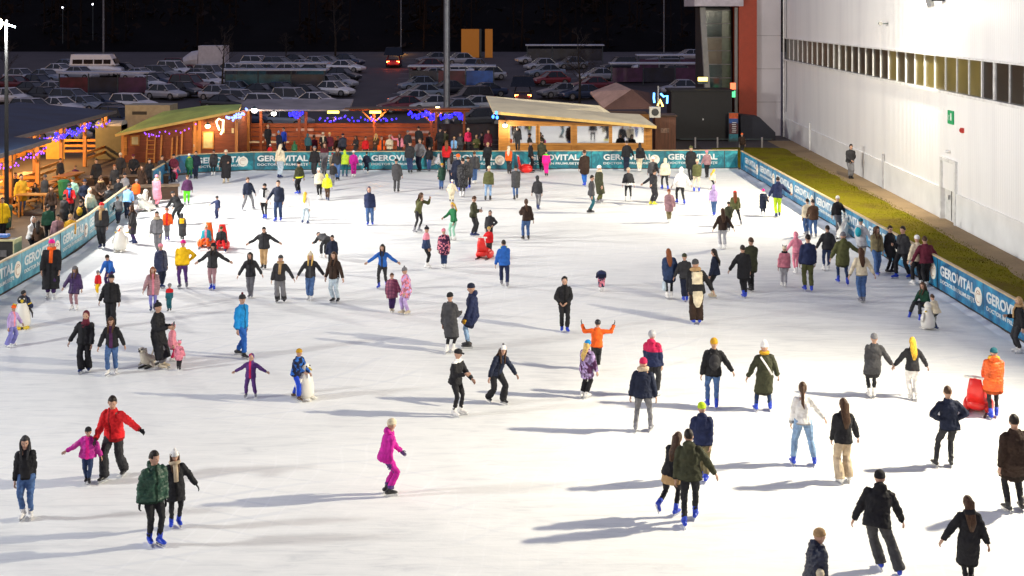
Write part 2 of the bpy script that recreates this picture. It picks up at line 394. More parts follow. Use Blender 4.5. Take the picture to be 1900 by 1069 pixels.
    # ---- trousers "colour:width"
    tc_, _, tk = p['tr'].partition(':'); t1, _, t2 = tc_.partition('/'); tk = tk or 'r'; pat = 'print' if '#' in tk else None; tk = tk.strip('#')
    kw, aw = {'s': (.037, .031), 'r': (.043, .04), 'w': (.05, .058), 't': (.033, .027), 'k': (.033, .027)}[tk]
    if kid: kw *= 1.12; aw *= 1.12
    mb = MB(); th = .056 if tk in 'st' else .06
    mb.tube([Pv + u * .05 * q, Pv, Pv - u * .05 * q], [(.088 * q * wd, .064 * q), (.098 * q * wd, .072 * q), (.085 * q * wd, .066 * q)], side=l2, n=14)
    for g in (1, -1):
        hj, kn, an = K[g]; an2 = an + (kn - an).normalized() * (.035 * q if aw < .05 else -.01 * q)
        mb.tube([hj + Z3 * .02 * q, hj * .6 + kn * .4, kn, kn * .5 + an * .5, an2], [th * q, th * q * .95, kw * q, (kw * .4 + aw * .6) * q * 1.04, aw * q], n=10)
    dn = t1 in ('jeans', 'ljeans', 'djeans', 'pale')
    tm = [cloth(t1, 'denim' if dn else pat or 'j', t2 if pat else None)]; slot = None
    if t2 and not pat:
        tm.append(cloth(t2, 'j')); slot = lambda c, n, z0=K[1][1].z: 1 if (n.y > .55 and c.z > z0) or abs(c.z - z0 * .4) < .05 else 0
    garment('trousers' if tk not in 'tk' else 'leggings', mb, tm, vox, .018 * q, slot)
    if tk == 'k':
        mb = MB(); c = (K[1][1] + K[-1][1]) / 2; mb.tube([Pv + u * .06 * q, Pv, Pv * .45 + c * .55], [(.1 * q, .075 * q), (.108 * q, .085 * q), (.118 * q + spread * .3, .1 * q)], side=l2, n=14)
        garment('skirt', mb, [cloth(p['ex'] or 'tan')], vox, .01)
    # ---- boots with blades
    for g in (1, -1):
        hj, kn, an = K[g]; lf = A[g][1]; sb = p['sk'].strip('!') or 'black'
        fd = (F3 + X3 * g * .18).normalized()
        if lf > .1: fd = (F3 * .55 - Z3 * .8).normalized()
        up2 = (Z3 - fd * Z3.dot(fd)).normalized(); k = S2 / 1.65
        bm = MB(); sole = an - up2 * .062 * k; lat = fd.cross(up2)
        bm.tube([an + (kn - an).normalized() * .13 * k, an + (kn - an).normalized() * .05 * k, an - up2 * .03 * k], [.052 * k, .05 * k, .046 * k], n=10)
        bm.tube([sole - fd * .085 * k + up2 * .035 * k, sole - fd * .06 * k + up2 * .035 * k, sole + fd * .02 * k + up2 * .036 * k, sole + fd * .11 * k + up2 * .028 * k, sole + fd * .165 * k + up2 * .022 * k, sole + fd * .185 * k + up2 * .018 * k],
                [(.02 * k, .025 * k), (.04 * k, .042 * k), (.042 * k, .05 * k), (.048 * k, .034 * k), (.038 * k, .024 * k), (.015 * k, .012 * k)], side=lat, n=10)
        bo = bm.build('skate' if onice else 'shoe', boot_mat(sb), root, True)
        if onice:
            bl = MB(); M = Matrix((fd, lat, up2)).transposed(); bs = sole + fd * .04 * k
            bl.box(bs - up2 * .04 * k, (.29 * k, .01, .026 * k), 0, M)
            for o_ in (-.07, .09): bl.box(bs + fd * o_ * k - up2 * .012 * k, (.06 * k, .014, .04 * k), 0, M)
            bl.build('blade', STEEL if sb != 'blue' else [plain('blade_holder', (.5, .52, .58), .35, .6)], bo)
    # ---- hair
    if hair:
        ht, _, hcn = hair.partition(':'); hm = cloth(hcn or 'hairbrown', 'hair'); mb = MB()
        def hfn(d):
            k_ = 1.07 + .05 * noise.noise(V((d.x * 5 + x, d.y * 5, d.z * 4 + y)))
            if d.y < -.3 and d.z < .42 and abs(d.x) < .85: return .8
            if ht == 'short' and ((abs(d.x) > .55 and d.z < -.05 and d.y < .45) or d.z < -.42): return .8
            return k_
        mb.ell(hc + HM @ V((0, .03 * hh, .03 * hh)), (.35 * hh, .42 * hh, .5 * hh), HM, 16, 12, fn=hfn)
        if ht == 'long':
            b0 = hc + HM @ V((0, .3 * hh, .1 * hh))
            mb.tube([b0 + hu * .2 * hh, b0, Nk - f2 * .055 * q, T(.22) - f2 * .098 * q * puff, T(.13) - f2 * .092 * q * puff], [(.2 * hh, .1 * hh), (.38 * hh, .18 * hh), (.4 * hh, .16 * hh), (.36 * hh, .1 * hh), (.14 * hh, .06 * hh)], side=l2, n=12)
            if front:
                for g in (1, -1):
                    mb.tube([hc + HM @ V((g * .28 * hh, -.08 * hh, .3 * hh)), hc + HM @ V((g * .36 * hh, -.1 * hh, -.1 * hh)), Nk + l2 * g * .3 * hh + f2 * .03 * q, T(.22) + l2 * g * .26 * hh + f2 * .09 * q * puff], [.1 * hh, .12 * hh, .13 * hh, .07 * hh], n=8)
        if ht == 'pony':
            mb.tube([hc + HM @ V((0, .36 * hh, .2 * hh)), hc + HM @ V((.1 * hh, .62 * hh, 0)), T(.24) - f2 * .11 * q + l2 * .04, T(.17) - f2 * .1 * q], [.12 * hh, .16 * hh, .14 * hh, .05 * hh], n=8)
        if ht == 'bun': mb.ell(hc + HM @ V((0, .3 * hh, .4 * hh)), (.2 * hh,) * 3, HM, 8, 6)
        mb.build('hair', hm, root, True)
    # ---- hat  "kind:colour/colour2*"
    if hat:
        hk, _, hcl = hat.partition(':'); pom = '*' in hcl; ear = '^' in hcl; hcl = hcl.strip('*^'); h1, _, h2 = hcl.partition('/'); mb = MB()
        TM = HM @ Matrix.Rotation(radians(-12), 3, 'X'); o0 = hc + HM @ V((0, .02 * hh, .12 * hh))
        if hk in ('beanie', 'cap', 'cone'):
            tall = .62 if hk == 'cone' else .44 if hk == 'beanie' else .38
            lev = [(-.06, .4, .46), (.06, .4, .46), (.07, .375, .435), (.22, .36, .42), (.34 * tall / .44, .27, .32), (.42 * tall / .44, .14, .17), (.46 * tall / .44, .02, .02)]
            mb.tube([o0 + TM @ V((0, 0, z * hh)) for z, _, _ in lev], [(a * hh, b_ * hh) for _, a, b_ in lev], side=hl, n=16)
            if hk == 'cap': mb.box(o0 + HM @ V((0, -.5 * hh, .0)), (.5 * hh, .36 * hh, .03 * hh), 0, HM)
            if pom: mb.ell(o0 + TM @ V((0, 0, .52 * tall / .44 * hh)), (.15 * hh,) * 3, TM, 8, 6, mi=1 if h2 else 0)
            if ear:
                for g in (1, -1): mb.tube([o0 + TM @ V((g * .24 * hh, 0, .26 * hh)), o0 + TM @ V((g * .34 * hh, 0, .6 * hh))], [.11 * hh, .03 * hh], n=8, mi=1 if h2 else 0)
        elif hk == 'helmet':
            mb.ell(hc + HM @ V((0, .03 * hh, .14 * hh)), (.44 * hh, .5 * hh, .44 * hh), HM, 16, 10)
        elif hk == 'scarf':                   # head scarf wrapped round head and neck
            mb.ell(hc + HM @ V((0, .14 * hh, .04 * hh)), (.42 * hh, .44 * hh, .58 * hh), HM, 14, 10)
            mb.tube([hc - hu * .35 * hh, Nk, T(.27), T(.2) + f2 * .03], [(.36 * hh, .36 * hh), (.42 * hh, .4 * hh), (.6 * hh, .5 * hh), (.5 * hh, .45 * hh)], side=l2, n=14)
        hm = [cloth(h1 or 'black', 'knit' if hk in ('beanie', 'cone') else 'j')] if hk != 'helmet' else [plain('helmet_' + h1, PAL[h1], .3)]
        if h2: hm.append(cloth(h2, 'knit'))
        mb.build({'scarf': 'head_scarf', 'cone': 'hat'}.get(hk, hk), hm, root, True)
    if p['scarf']:
        sc, _, skk = p['scarf'].partition(':'); mb = MB(); M = Matrix((l2, -f2, u)).transposed()
        mb.ring(Nk + u * .012 * q + f2 * .006, (.052 * q, .052 * q), .026 * q * (1.3 if skk == 'fur' else 1), M, 16, 8, jit=.28 if skk == 'fur' else .05)
        if skk != 'fur': mb.tube([Nk + f2 * .06 * q, T(.23) + f2 * .095 * q * puff, T(.1) + f2 * .09 * q * puff], [(.03 * q, .014 * q)] * 3, side=l2, n=8)
        mb.build('fur_collar' if skk == 'fur' else 'scarf', cloth(sc, 'knit'), root, True)
    e = p['ex']
    if e.startswith('tie:'):
        mb = MB(); mb.tube([T(.0) - f2 * .085 * q, T(-.06) - f2 * .095 * q, Pv - u * .17 * q - f2 * .085 * q + l2 * .02, Pv - u * .25 * q - f2 * .07 * q + l2 * .03], [(.075 * q, .02 * q), (.082 * q, .026 * q), (.07 * q, .024 * q), (.03 * q, .015 * q)], side=l2, n=12)
        garment('tied_jumper', mb, [cloth(e[4:], 'knit')], vox * .8, .02)
    if e.startswith('strap:'):
        mb = MB(); mb.tube([T(.285) + l2 * .07 * q - f2 * .07 * q, T(.18) - f2 * .1 * q * puff, T(.03) - l2 * .09 * q - f2 * .085 * q * puff], [(.014 * q, .006)] * 3, side=l2, n=6); mb.build('bag_strap', cloth(e[6:]), root)
    if e.startswith('belt:'):
        mb = MB(); M = Matrix((l2, -f2, u)).transposed(); mb.ring(T(.0), (.108 * q * w, .082 * q * w), .022 * q, M, 18, 6); mb.build('waist_band', cloth(e[5:]), root, True)
    MW = Matrix.Translation(base) @ Matrix.Rotation(rz, 4, 'Z')
    if e.startswith('pack:'):
        _, col, lb = e.split(':'); mb = MB(); c = T(.17) - f2 * .12 * q * puff; mb.ell(c, (.08 * q, .05 * q, .115 * q), Matrix((l2, -f2, u)).transposed(), 12, 8)
        mb.ell(c - f2 * .04 * q - u * .03 * q, (.055 * q, .025 * q, .05 * q), Matrix((l2, -f2, u)).transposed(), 10, 6)
        o = mb.build('backpack', cloth(col), None, True); o.matrix_world = MW; tag(o, lb, 'backpack')
        sb = MB()
        for g in (1, -1): sb.tube([T(.27) + l2 * g * .05 * q - f2 * .08 * q, T(.3) + l2 * g * .055 * q, T(.26) + l2 * g * .06 * q + f2 * .075 * q * puff, T(.13) + l2 * g * .07 * q + f2 * .07 * q * puff, T(.09) + l2 * g * .085 * q - f2 * .05 * q], [(.012 * q, .005)] * 5, side=l2, n=6)
        sb.build('strap', cloth(col), o)
    if e.startswith('phone:'):
        g = 1 if front else -1; wr = AR[g][2] + AR[g][3] * .1; mb = MB(); mb.box(wr + Z3 * .05, (.075, .012, .15)); mb.box(wr + Z3 * .05 + V((0, .008, 0)), (.065, .004, .135), 1)
        o = mb.build('phone', [plain('phone_shell', (.02, .02, .022), .3), emit('phone_screen', (.6, .7, .9), .6)]); o.matrix_world = MW; tag(o, e[6:], 'phone')
    if e.startswith('bag:'):
        _, col, lb = e.split(':'); g = 1 if 'R' not in lb else -1; wr = AR[g][2] + AR[g][3] * .08; mb = MB()
        mb.tube([wr - Z3 * .12, wr - Z3 * .16, wr - Z3 * .38, wr - Z3 * .42], [(.03, .1), (.06, .14), (.07, .17), (.04, .15)], n=12); o = mb.build('handbag', cloth(col), None, True); o.matrix_world = MW; tag(o, lb, 'bag')
        hb = MB(); hb.tube([wr - Z3 * .13 + V((0, -.08, 0)), wr - Z3 * .02, wr - Z3 * .13 + V((0, .08, 0))], [.008] * 3, n=6); hb.build('handle', cloth(col), o)
    return root
# ---------------------------------------------------------------- everyone on the ice: x, y of the feet, y of the head top, facing (0 = towards the camera, 90 = to +X)
P(49,965,801,8,'dd','s','black:s','jeans:s','white','','long:dark','person with loose dark hair in black jumper and blue jeans on white skates',nod=18,b=.9)
P(163,899,785,15,'Oh','n','magenta/hot:p','djeans:s','black','beanie:black','','small child in magenta jacket and black hat holding the hand of the red jacket adult',lean=6)
P(212,888,722,-12,'gW','f','red:j','dark:w','black','','short:hairdark','person in bright red jacket with one arm stretched out beside a small child',nod=20,gl='black',lean=6)
P(284,1012,829,38,'dd','n','dgreen:p+hd','black:s','blue','','short:hairdark','person in dark green padded jacket and blue skates walking beside a black coat',gl='black')
P(326,980,826,22,'do','n','black:c','black:t','blue','beanie:white*','long:brown','person in black belted coat with white bobble hat and long brown hair',scarf='beige',nod=12,gl='black')
P(715,920,765,112,'gd','c','magenta/magenta:j+hd','magenta/purple:r','black','beanie:cream','','person in magenta ski suit with cream beanie gliding alone on open ice',lean=13,gl='purple',nod=14)
P(1245,957,797,152,'do','k','black:j','black:k','blue','','long:brown','person with long brown hair and tan skirt kicking one skate back against a partner',lean=10,ex='tan',side=-7)
P(1280,972,792,172,'do','F','dolive:j+hd','black:s','blue','','short:hairdark','person in dark olive hooded jacket and blue skates arm in arm with long haired partner',b=1.08)
P(1304,894,740,170,'dd','n','navy:j+hd','khaki:r','blue','beanie:lime','','person in navy jacket and lime green beanie behind the embracing couple')
P(1490,862,706,178,'do','w','white:s','ljeans:r','blue','','pony:brown','person in white jumper with pale washed jeans and long brown hair on blue skates',b=.95)
P(1565,895,736,188,'do','s','black:j','beige:w','white','','long:brown','person with brown hair in black jacket and loose beige trousers')
P(1762,867,711,180,'aa','l','dnavy:j','dark:s','black','','short:brown','person in dark navy jacket with both hands on hips and legs apart')
P(1884,950,763,186,'dp','s','dbrown:c','black:s','black','','short:hairdark','person in long dark brown coat cut by the edge of the picture',b=1.1)
P(1627,1062,862,172,'oo','F','black:j+hd','char:w','blue','beanie:black','','large person in black hooded jacket and grey baggy trousers gliding with arms out',side=-7,b=1.1,lean=10,leg2=((-.08,.12,0),(.36,-.15,0)))
P(1798,1094,914,180,'oo','n','black:C+hd','black:t','black','','long:brown','person in knee length black coat with brown hair and arms spread')
P(1512,1172,984,105,'dd','n','dnavy:p+hd','black:r','black','beanie:tan','','person in navy padded jacket and beige hat cut off by the bottom edge',H=1.68)
P(1520,1188,1037,160,'dd','n','cream:p','black:r','black','beanie:cream','','small child in cream hat and jacket at the bottom edge beside a navy jacket',H=1.14)
P(845,772,641,62,'fg','s','black/white:j+hood','black:s','white','cap:black','','person in black tracksuit with white hood reaching both arms forward',lean=8,turn=10)
P(920,748,623,35,'oo','F','dnavy:j','black:w','black','beanie:white/grey*','long:brown','person with brown hair and grey bobble hat in slate jacket leaning sideways',side=8,lean=10)
P(835,655,538,150,'df','n','char:C','black:t','white','beanie:black','','person in charcoal coat and black beanie talking with a navy jacket skater')
P(878,646,519,268,'dd','n','navy:c+hd','ljeans:s','black','beanie:dnavy','','person in navy parka and pale jeans listening to a charcoal coat skater',gl='mustard')
P(1047,616,511,4,'xx','s','black:h','black:r','blue','','','person all in black with hood up and hands clasped standing on blue skates')
P(1107,690,589,176,'uu','n','orange:j','dark:r','white','helmet:black','','person in bright orange jacket with both arms raised and black helmet',gl='black')
P(1087,740,626,140,'dd','n','lilac/plum:P+print','black:r','white','beanie:azure','long:blond','child in lilac patterned coat and bright blue hat beside orange jacket')
P(1212,739,609,155,'dd','n','crimson/navy:j+yoke+hd','dark:r','white','helmet:lgrey','','person in crimson and navy jacket wearing a silver grey helmet')
P(1193,803,659,168,'dd','w','dnavy:j','grey:s','grey','beanie:crimson','','person with dark red hat and pale fur collar in navy jacket and grey trousers',scarf='beige:fur',b=1.05)
P(1323,758,621,178,'do','s','black:j','jeans:s','blue','beanie:mustard','','person with mustard hat wearing a black rucksack and flared blue jeans',ex='pack:dark:black rucksack worn over a black jacket by the mustard hat skater')
P(1419,765,629,180,'oo','w','dolive:C','djeans:s','blue','cone:white','','person in long dark coat with pointed white hat and arms spread wide',scarf='mustard',ex='strap:white',b=.95)
P(1620,741,613,182,'dH','n','char:c','black:t','white','beanie:grey','','person in grey beanie and charcoal coat holding hands with a blonde skater')
P(1693,742,622,180,'Ho','n','dark:j','white:r','white','','long:gold','blonde person in short dark jacket and cream trousers holding hands')
P(1843,776,641,170,'gd','s','orange:P+hd','dark:t','blue','beanie:dteal','','person in orange red coat with teal beanie pushing a red skating aid',scarf='gold:fur')
P(1890,656,546,265,'df','s','black:j','dark:r','white','','long:tan','person in black with long tan hair beside the barrier at the picture edge',scarf='tan')
P(465,739,653,2,'OO','w','purple/crimson:h','purple:r','grey','','','child in purple snowsuit with hood up and arms held out wide')
P(550,743,641,58,'Fg','f','navy/blue:j+print','royal:r','brown','beanie:mustard','','child in patterned navy jacket and bright blue trousers with a mustard hat pushing an aid',lean=10)
P(447,663,538,60,'dd','f','azure:j','blue:r','black','beanie:dark/maroon*','','person in blue jacket and bright blue trousers gliding alone',lean=-3)
P(293,684,554,80,'ff','n','black:L','grey:r','beige','beanie:black*','','person in ankle length black coat and black hat using a phone',ex='phone:small phone held up by the person in the ankle length black coat',b=1.05)
P(319,672,596,95,'dd','n','rose:P','crimson:r','white','beanie:rose','','child in dusty pink coat and crimson trousers standing behind a smaller pink child')
P(332,689,629,180,'dd','n','pink/rose:P+print','black:r','black','beanie:pink/navy^','','tiny child in pale pink jacket and pink eared hat')
P(157,692,573,4,'od','s','black:j','black:w','navy','scarf:maroon','','person in dark red headscarf with black jacket and wide black trousers')
P(208,696,584,2,'oo','s','black/plum:j','jeans:r','white','','long:hairbrown','person with brown hair in black zipped jacket and blue jeans by a red headscarf skater',nod=15)
P(22,643,561,70,'do','l','lilac/pink:s','violet:w','white','beanie:orange','','child in lilac jumper with lilac trousers and orange beanie')
P(48,605,529,-25,'gg','n','navy:j','navy:r','grey','beanie:dark','','child in navy tracksuit bending over a white penguin aid',lean=22,nod=25)
P(95,553,439,14,'dd','s','black:L','dpurple:r','white','beanie:hot/white^','','person in calf length black coat with bright pink hat near the barrier',scarf='orange',ex='strap:olive',b=1.1)
P(139,576,489,-8,'od','s','dpurple:P','mauve:s','white','beanie:grey','long:brown','person in dark coat with grey headband and mauve leggings')
P(202,540,463,-10,'gg','s','blue:j','dpurple:r','white','','short:hairdark','person in blue jacket bending over a tiny red jacket child',lean=24,nod=28)
P(183,549,498,-20,'dd','n','red:j','yellow:r','white','beanie:grey','','tiny child in red jacket and yellow trousers held by a blue jacket adult')
P(206,609,506,6,'od','n','black:j','black:w','black','beanie:black/lgrey','','person in black with patterned knit hat directly behind the brown haired jeans skater',b=1.1)
P(339,536,441,2,'da','s','yellow:s','purple:s','grey','beanie:hot/white','','person in bright yellow jumper with pink bobble hat and one hand on hip',b=1.2)
P(298,536,448,50,'dd','n','navy:P','dnavy:r','navy','beanie:pink','','person in navy coat and pale pink hat beside the yellow jumper skater')
P(284,578,491,16,'od','n','mauve/rose:P','violet:s','navy','','long:hairred','person with auburn hair in mauve quilted coat and blue jeans')
P(314,579,523,4,'dd','n','red/dteal:j+yoke','dteal:r','black','helmet:grey','','small child in red jacket with teal dungarees and grey helmet')
P(394,539,448,2,'OO','n','dark:j','mauve/pale:s','blue','beanie:black','long:hairdark','person in dark jacket and pale pink trousers holding both arms out')
P(383,462,379,0,'dd','B','teal/pink:j','orange:r','grey','beanie:cream','','child in turquoise jacket sitting on a red skating aid',H=1.35)
P(411,466,391,8,'dd','B','dark:j','red:r','navy','cap:olive','','child in dark jacket and cap sitting on a red skating aid beside turquoise jacket',H=1.4)
P(404,407,361,-20,'Wd','n','navy:j','navy:r','navy','beanie:black','','small navy clad child with one arm held out behind the seated pair')
P(327,417,342,235,'gg','f','black:j','black:r','blue','cap:black','','person in black bending forward beside an orange jacket child',lean=38)
P(347,381,322,200,'dd','s','plum/navy:j','vgreen:r','grey','beanie:brown','','child in bright green trousers and plum jacket')
P(352,332,283,185,'dd','s','green/lgreen:P','green:r','navy','beanie:white','','person in long green coat and white hat',scarf='lime')
P(325,338,294,165,'Fg','s','rose/pink:j','crimson:r','white','beanie:coral','','child in crimson trousers with coral hat leaning at the barrier corner',lean=25)
P(291,386,321,165,'Fd','n','pink/hot:C','rose:r','black','beanie:pink','','child in long pink coat and pink hat gripping the end of the barrier',scarf='cream:fur')
P(397,326,276,0,'dd','n','black:P','black:t','white','','short:hairdark','slim person in black on white skates before the round white emblem')
P(420,340,275,2,'df','n','black:L','black:t','beige','beanie:cream','','person in long black coat with cream headband and pale boots by the back barrier',b=1.1)
P(293,472,389,0,'dd','n','grey:j','grey:r','navy','','short:hairdark','person in grey jacket and grey trousers with pale fur round the hood',scarf='beige:fur')
P(309,447,384,20,'dd','n','orange/red:j','grey:s','purple','','short:hairred','child in orange jacket standing behind a grey jacket adult')
P(338,447,393,182,'dd','n','char/yellow:L+hu+back','black:s','black','','','child in long charcoal hooded coat with small yellow badge')
P(188,461,373,2,'dd','n','dark:j','dark:r','navy','beanie:red/grey','','person in dark jacket and trousers with red topped hat by the barrier opening',scarf='tan',b=1.1)
P(248,453,378,-60,'dd','w','dark:C','dpurple:s','navy','','long:hairbrown','person with brown hair in dark knee length coat and purple leggings',lean=4)
P(131,469,394,205,'gd','n','mustard:j','grey:r','navy','beanie:tan','','person in mustard brown jacket and grey trousers leaning over the barrier',lean=12,b=1.1)
P(252,387,331,190,'dd','n','orange:j','grey:r','white','beanie:grey','','child in orange jacket and grey hat beside white seal aids')
P(236,408,338,190,'gg','n','sky:s','dnavy:r','black','','short:hairdark','person in light blue jumper bent over near the barrier gap',lean=18)
P(220,417,356,205,'gg','n','char:j','dnavy:r','black','','short:hairdark','person in charcoal jacket and navy trousers slumped over the barrier',lean=34)
P(519,331,266,160,'dd','n','cream/olive:s','pale:r','navy','','long:cream','person with white blonde hair and olive waistcoat in pale trousers')
P(555,361,297,235,'dd','n','dolive:j','black:r','blue','cap:black','','person in dark olive jacket with bright yellow waist band',ex='belt:neon')
P(593,371,309,200,'dd','n','cream:s','black:s','white','beanie:white^','','child in pale pink jumper and white cat eared hat')
P(607,373,321,182,'dd','n','neon:p+hu','brown:r','navy','','','small child in neon yellow hooded jacket')
P(617,346,299,190,'dd','n','dark:j','grey:s','grey','beanie:black','','person in dark jacket partly hidden behind the neon yellow child')
P(602,325,263,2,'dd','n','maroon/grey:j+yoke','grey:r','black','','long:hairbrown','person in maroon and grey jacket in the knot of skaters by the barrier gap')
P(617,323,281,178,'dd','n','cream:L','cream:r','white','beanie:crimson','','child in long cream coat and crimson hat by the back barrier')
P(640,329,277,180,'dd','s','lime:p+hu','dteal:r','navy','','','person in lime green hooded jacket by the back barrier',b=1.15)
P(656,329,277,178,'dd','n','magenta:j','magenta:r','white','beanie:white','','child in magenta ski suit with white hat beside lime green jacket')
P(680,323,281,170,'oh','k','dnavy:j','dnavy:r','white','','short:hairdark','child in dark navy kicking back one white skate at the back barrier')
P(736,357,293,178,'dd','n','char:c','char:r','black','beanie:black','','person in charcoal coat and trousers standing still alone before the back barrier')
P(778,319,254,-25,'op','n','grey:j','dnavy:r','black','','short:brown','person in grey jacket and navy trousers resting an arm on the back barrier')
P(796,319,268,10,'dd','n','black:j','jeans:r','grey','beanie:black','','person in black jacket and blue jeans crouching against the back barrier')
P(812,321,282,120,'dd','c','lgrey:p+hu','dteal:r','white','','','child in pale grey hooded jacket crouching at the back barrier',lean=20)
P(828,320,259,182,'dd','n','red:j','black:r','black','','long:hairred','person with reddish hair in red jacket leaning on the back barrier')
P(820,353,301,195,'dd','n','dgreen:P','jeans:r','navy','beanie:mustard','','person in dark green coat and mustard hat with blue jeans')
P(849,355,283,185,'dd','n','dnavy:j','dnavy:r','blue','beanie:orange','','person in dark navy with orange hat in the dark cluster of skaters')
P(859,366,291,182,'dd','n','dark/char:C+print','char:t','white','','short:hairdark','person in mottled grey black coat at the front of the dark cluster')
P(869,351,288,178,'dd','n','dark:P','dnavy:r','blue','beanie:brown','','tall person in dark coat and brown hat at the back of the dark cluster')
P(838,376,331,178,'oo','s','cream/khaki:P','cream:r','black','beanie:white/yellow','','child in pale yellow puffy coat with both arms out')
P(905,319,262,182,'dd','n','black:j','black:r','black','','short:tan','person all in black standing against the barrier lettering')
P(906,373,306,175,'dd','s','olive:j','ljeans:s','black','beanie:cream','','person in olive jacket and cream hat with light blue jeans')
P(957,371,305,190,'dd','F','char/orange:c','jeans:s','black','','short:hairdark','person in slate grey coat and blue jeans passing an orange scarf skater')
P(944,324,269,170,'dd','n','orange/cream:j','dark:r','black','beanie:cream','long:cream','person with pale headwear and orange jacket by the barrier')
P(985,319,259,80,'pd','n','black:j','black:r','black','cap:black','','person in black jacket and black cap standing over a red skating aid')
P(1004,318,256,178,'dd','n','dolive:j+hd','black:r','black','','short:hairdark','person in dark hooded jacket with back turned at the wooden cabin')
P(1013,328,277,176,'dd','n','hot/vgreen:j+hood','hot:r','black','','short:hairdark','child in pink ski suit with neon green shoulders')
P(998,389,324,160,'dd','f','dark/neon:j+hu','grey:s','navy','','','person in grey black hooded jacket with a small neon stripe striding off')
P(1086,346,276,195,'dd','n','dbrown:c','blue:r','blue','','short:hairbrown','person in dark brown jacket and royal blue trousers at the back')
P(1097,396,322,90,'dd','n','char:j','dteal:s','black','','short:hairdark','slim person in charcoal jacket seen in profile in front of a white hat')
P(1112,378,304,120,'dd','n','dolive:C','olive:r','grey','beanie:white','','person in dark olive long coat with white hat and cream scarf',scarf='cream')
P(1166,374,309,180,'dd','s','dark/white:j+hem','dark:t','white','beanie:beige','','person in dark jacket with white hem and beige hat on white skates')
P(1163,319,259,182,'do','n','black:j','dnavy:r','black','','short:hairdark','person in black jacket and navy trousers leaning on the barrier below the cabin window')
P(1187,320,263,180,'dd','n','black:j','cream:r','white','','long:hairdark','person in black jacket and cream trousers at the back barrier')
P(1213,381,312,120,'BB','n','dark:j','dark:r','yellow','','short:hairdark','person in dark clothes on yellow bladed skates with arms swept back',lean=6)
P(1211,351,289,180,'dd','n','char:j','dark:r','blue','beanie:white','','person in charcoal jacket and white hat hidden behind the swept back arms')
P(1234,353,291,190,'dd','f','cream:p+hu','dark:s','blue','','','person in cream hooded jacket and dark trousers')
P(1263,379,307,195,'oo','f','white:p+hu','dark:s','blue','','','person in white hooded jacket with arms held away')
P(1282,336,268,185,'dd','n','black:c','black:s','black','beanie:olive','','tall person in black coat and olive hat by the lettering')
P(1293,357,293,180,'dd','s','olive:j','cream:s','blue','beanie:cream','','person in olive green jacket with cream trousers seen from behind')
P(1312,331,277,182,'dd','n','mauve:j','black:s','black','beanie:pink','','person in mauve jacket at the back barrier with pale pink hat')
P(1322,352,309,120,'gd','f','cream/yellow:j','dark:s','grey','','long:gold','person with fair hair in pale yellow jacket bending forward',lean=24)
P(1242,414,348,182,'dd','n','mauve/tan:c','khaki:r','white','beanie:hairred','','person in brown grey coat and khaki trousers standing alone')
P(1325,401,341,178,'dd','n','lilac:h+hd','jeans:r','blue','','short:hairbrown','child in lilac hooded top and blue jeans')
P(1364,419,351,175,'dd','v','olive:j','dark:t','grey','beanie:red','long:hairred','person with red hat and olive jacket pushing off with legs wide')
P(1352,430,372,185,'dd','n','dolive:j','black:r','grey','beanie:black','','person in dark jacket half hidden behind a brown jacket skater')
P(1341,463,384,184,'oo','s','dbrown:j','lgrey:r','white','','long:brown','person in brown jacket and light grey trousers seen from behind')
P(1416,401,349,185,'dh','n','dnavy:C','dnavy:s','white','beanie:hot','','small child in navy coat and bright pink hat holding an adult hand',scarf='white:fur')
P(1443,403,326,180,'oO','s','navy:j+hd','lime:r','navy','','short:hairdark','person in navy hooded top and lime green trousers by the barrier')
P(1510,442,368,184,'gd','s','brown:j','jeans:r','grey','','short:hairdark','person in brown furry jacket and blue jeans at the barrier')
P(1497,438,367,190,'dd','n','cream:j','jeans:r','grey','','short:hairdark','person in pale jacket hidden behind a brown furry jacket')
P(1554,434,360,12,'do','n','black:s','grey:r','grey','beanie:white','','person in black jumper and white hat with one arm along the barrier')
P(1535,504,416,182,'op','s','dark:j','djeans:s','white','','short:hairdark','person in black jacket and dark slim jeans with legs apart')
P(1478,509,428,184,'oo','n','pink:s+hu','pink:t','white','','','person in a pale pink outfit skating behind a navy jacket',b=.9)
P(1456,534,453,182,'dd','n','rose:p','lgrey:r','white','beanie:cream/black^','','child in rose pink jacket with grey trousers and black eared hat',scarf='black')
P(1499,541,433,180,'dd','s','navy:j','olive:r','blue','','short:hairdark','person in navy blue jacket and olive trousers on blue skates')
P(1564,528,426,180,'oO','f','olive:c+hd','djeans:t','blue','beanie:grey','','person in olive parka and grey beanie with blue leggings')
P(1599,562,457,182,'oo','n','cream:s','jeans:r','grey','','long:hairbrown','person with long dark hair in cream jumper and blue jeans')
P(1597,486,402,140,'do','n','lgrey:c','beige:r','grey','beanie:dteal','','person in light grey coat and dark hat by the barrier',ex='pack:teal:turquoise rucksack worn by the light grey coat skater at the barrier')
P(1625,510,416,14,'dd','n','khaki:j','jeans:w','blue','','long:hairbrown','person with long brown hair in tan jacket and wide jeans facing us at the barrier')
P(1651,508,416,40,'dh','n','black:c','black:s','black','','short:hairdark','person in plain black coat chatting at the barrier')
P(1675,517,416,300,'fd','f','dark:j','black:r','blue','','short:hairdark','person in dark hooded jacket leaning back on the barrier with blue skates',lean=-8)
P(1702,530,434,200,'dd','n','cream:j','black:r','white','beanie:white','','person in cream jacket and white hat hidden behind a maroon jacket')
P(1719,534,436,184,'oo','n','maroon/char:j','black:r','white','','short:hairbrown','person in maroon and grey jacket leaning over the barrier',lean=6,b=1.15)
P(1738,613,541,215,'gg','n','cream:j','black:s','navy','','short:hairbrown','child in cream jacket and black leggings pushing a white penguin aid',lean=16)
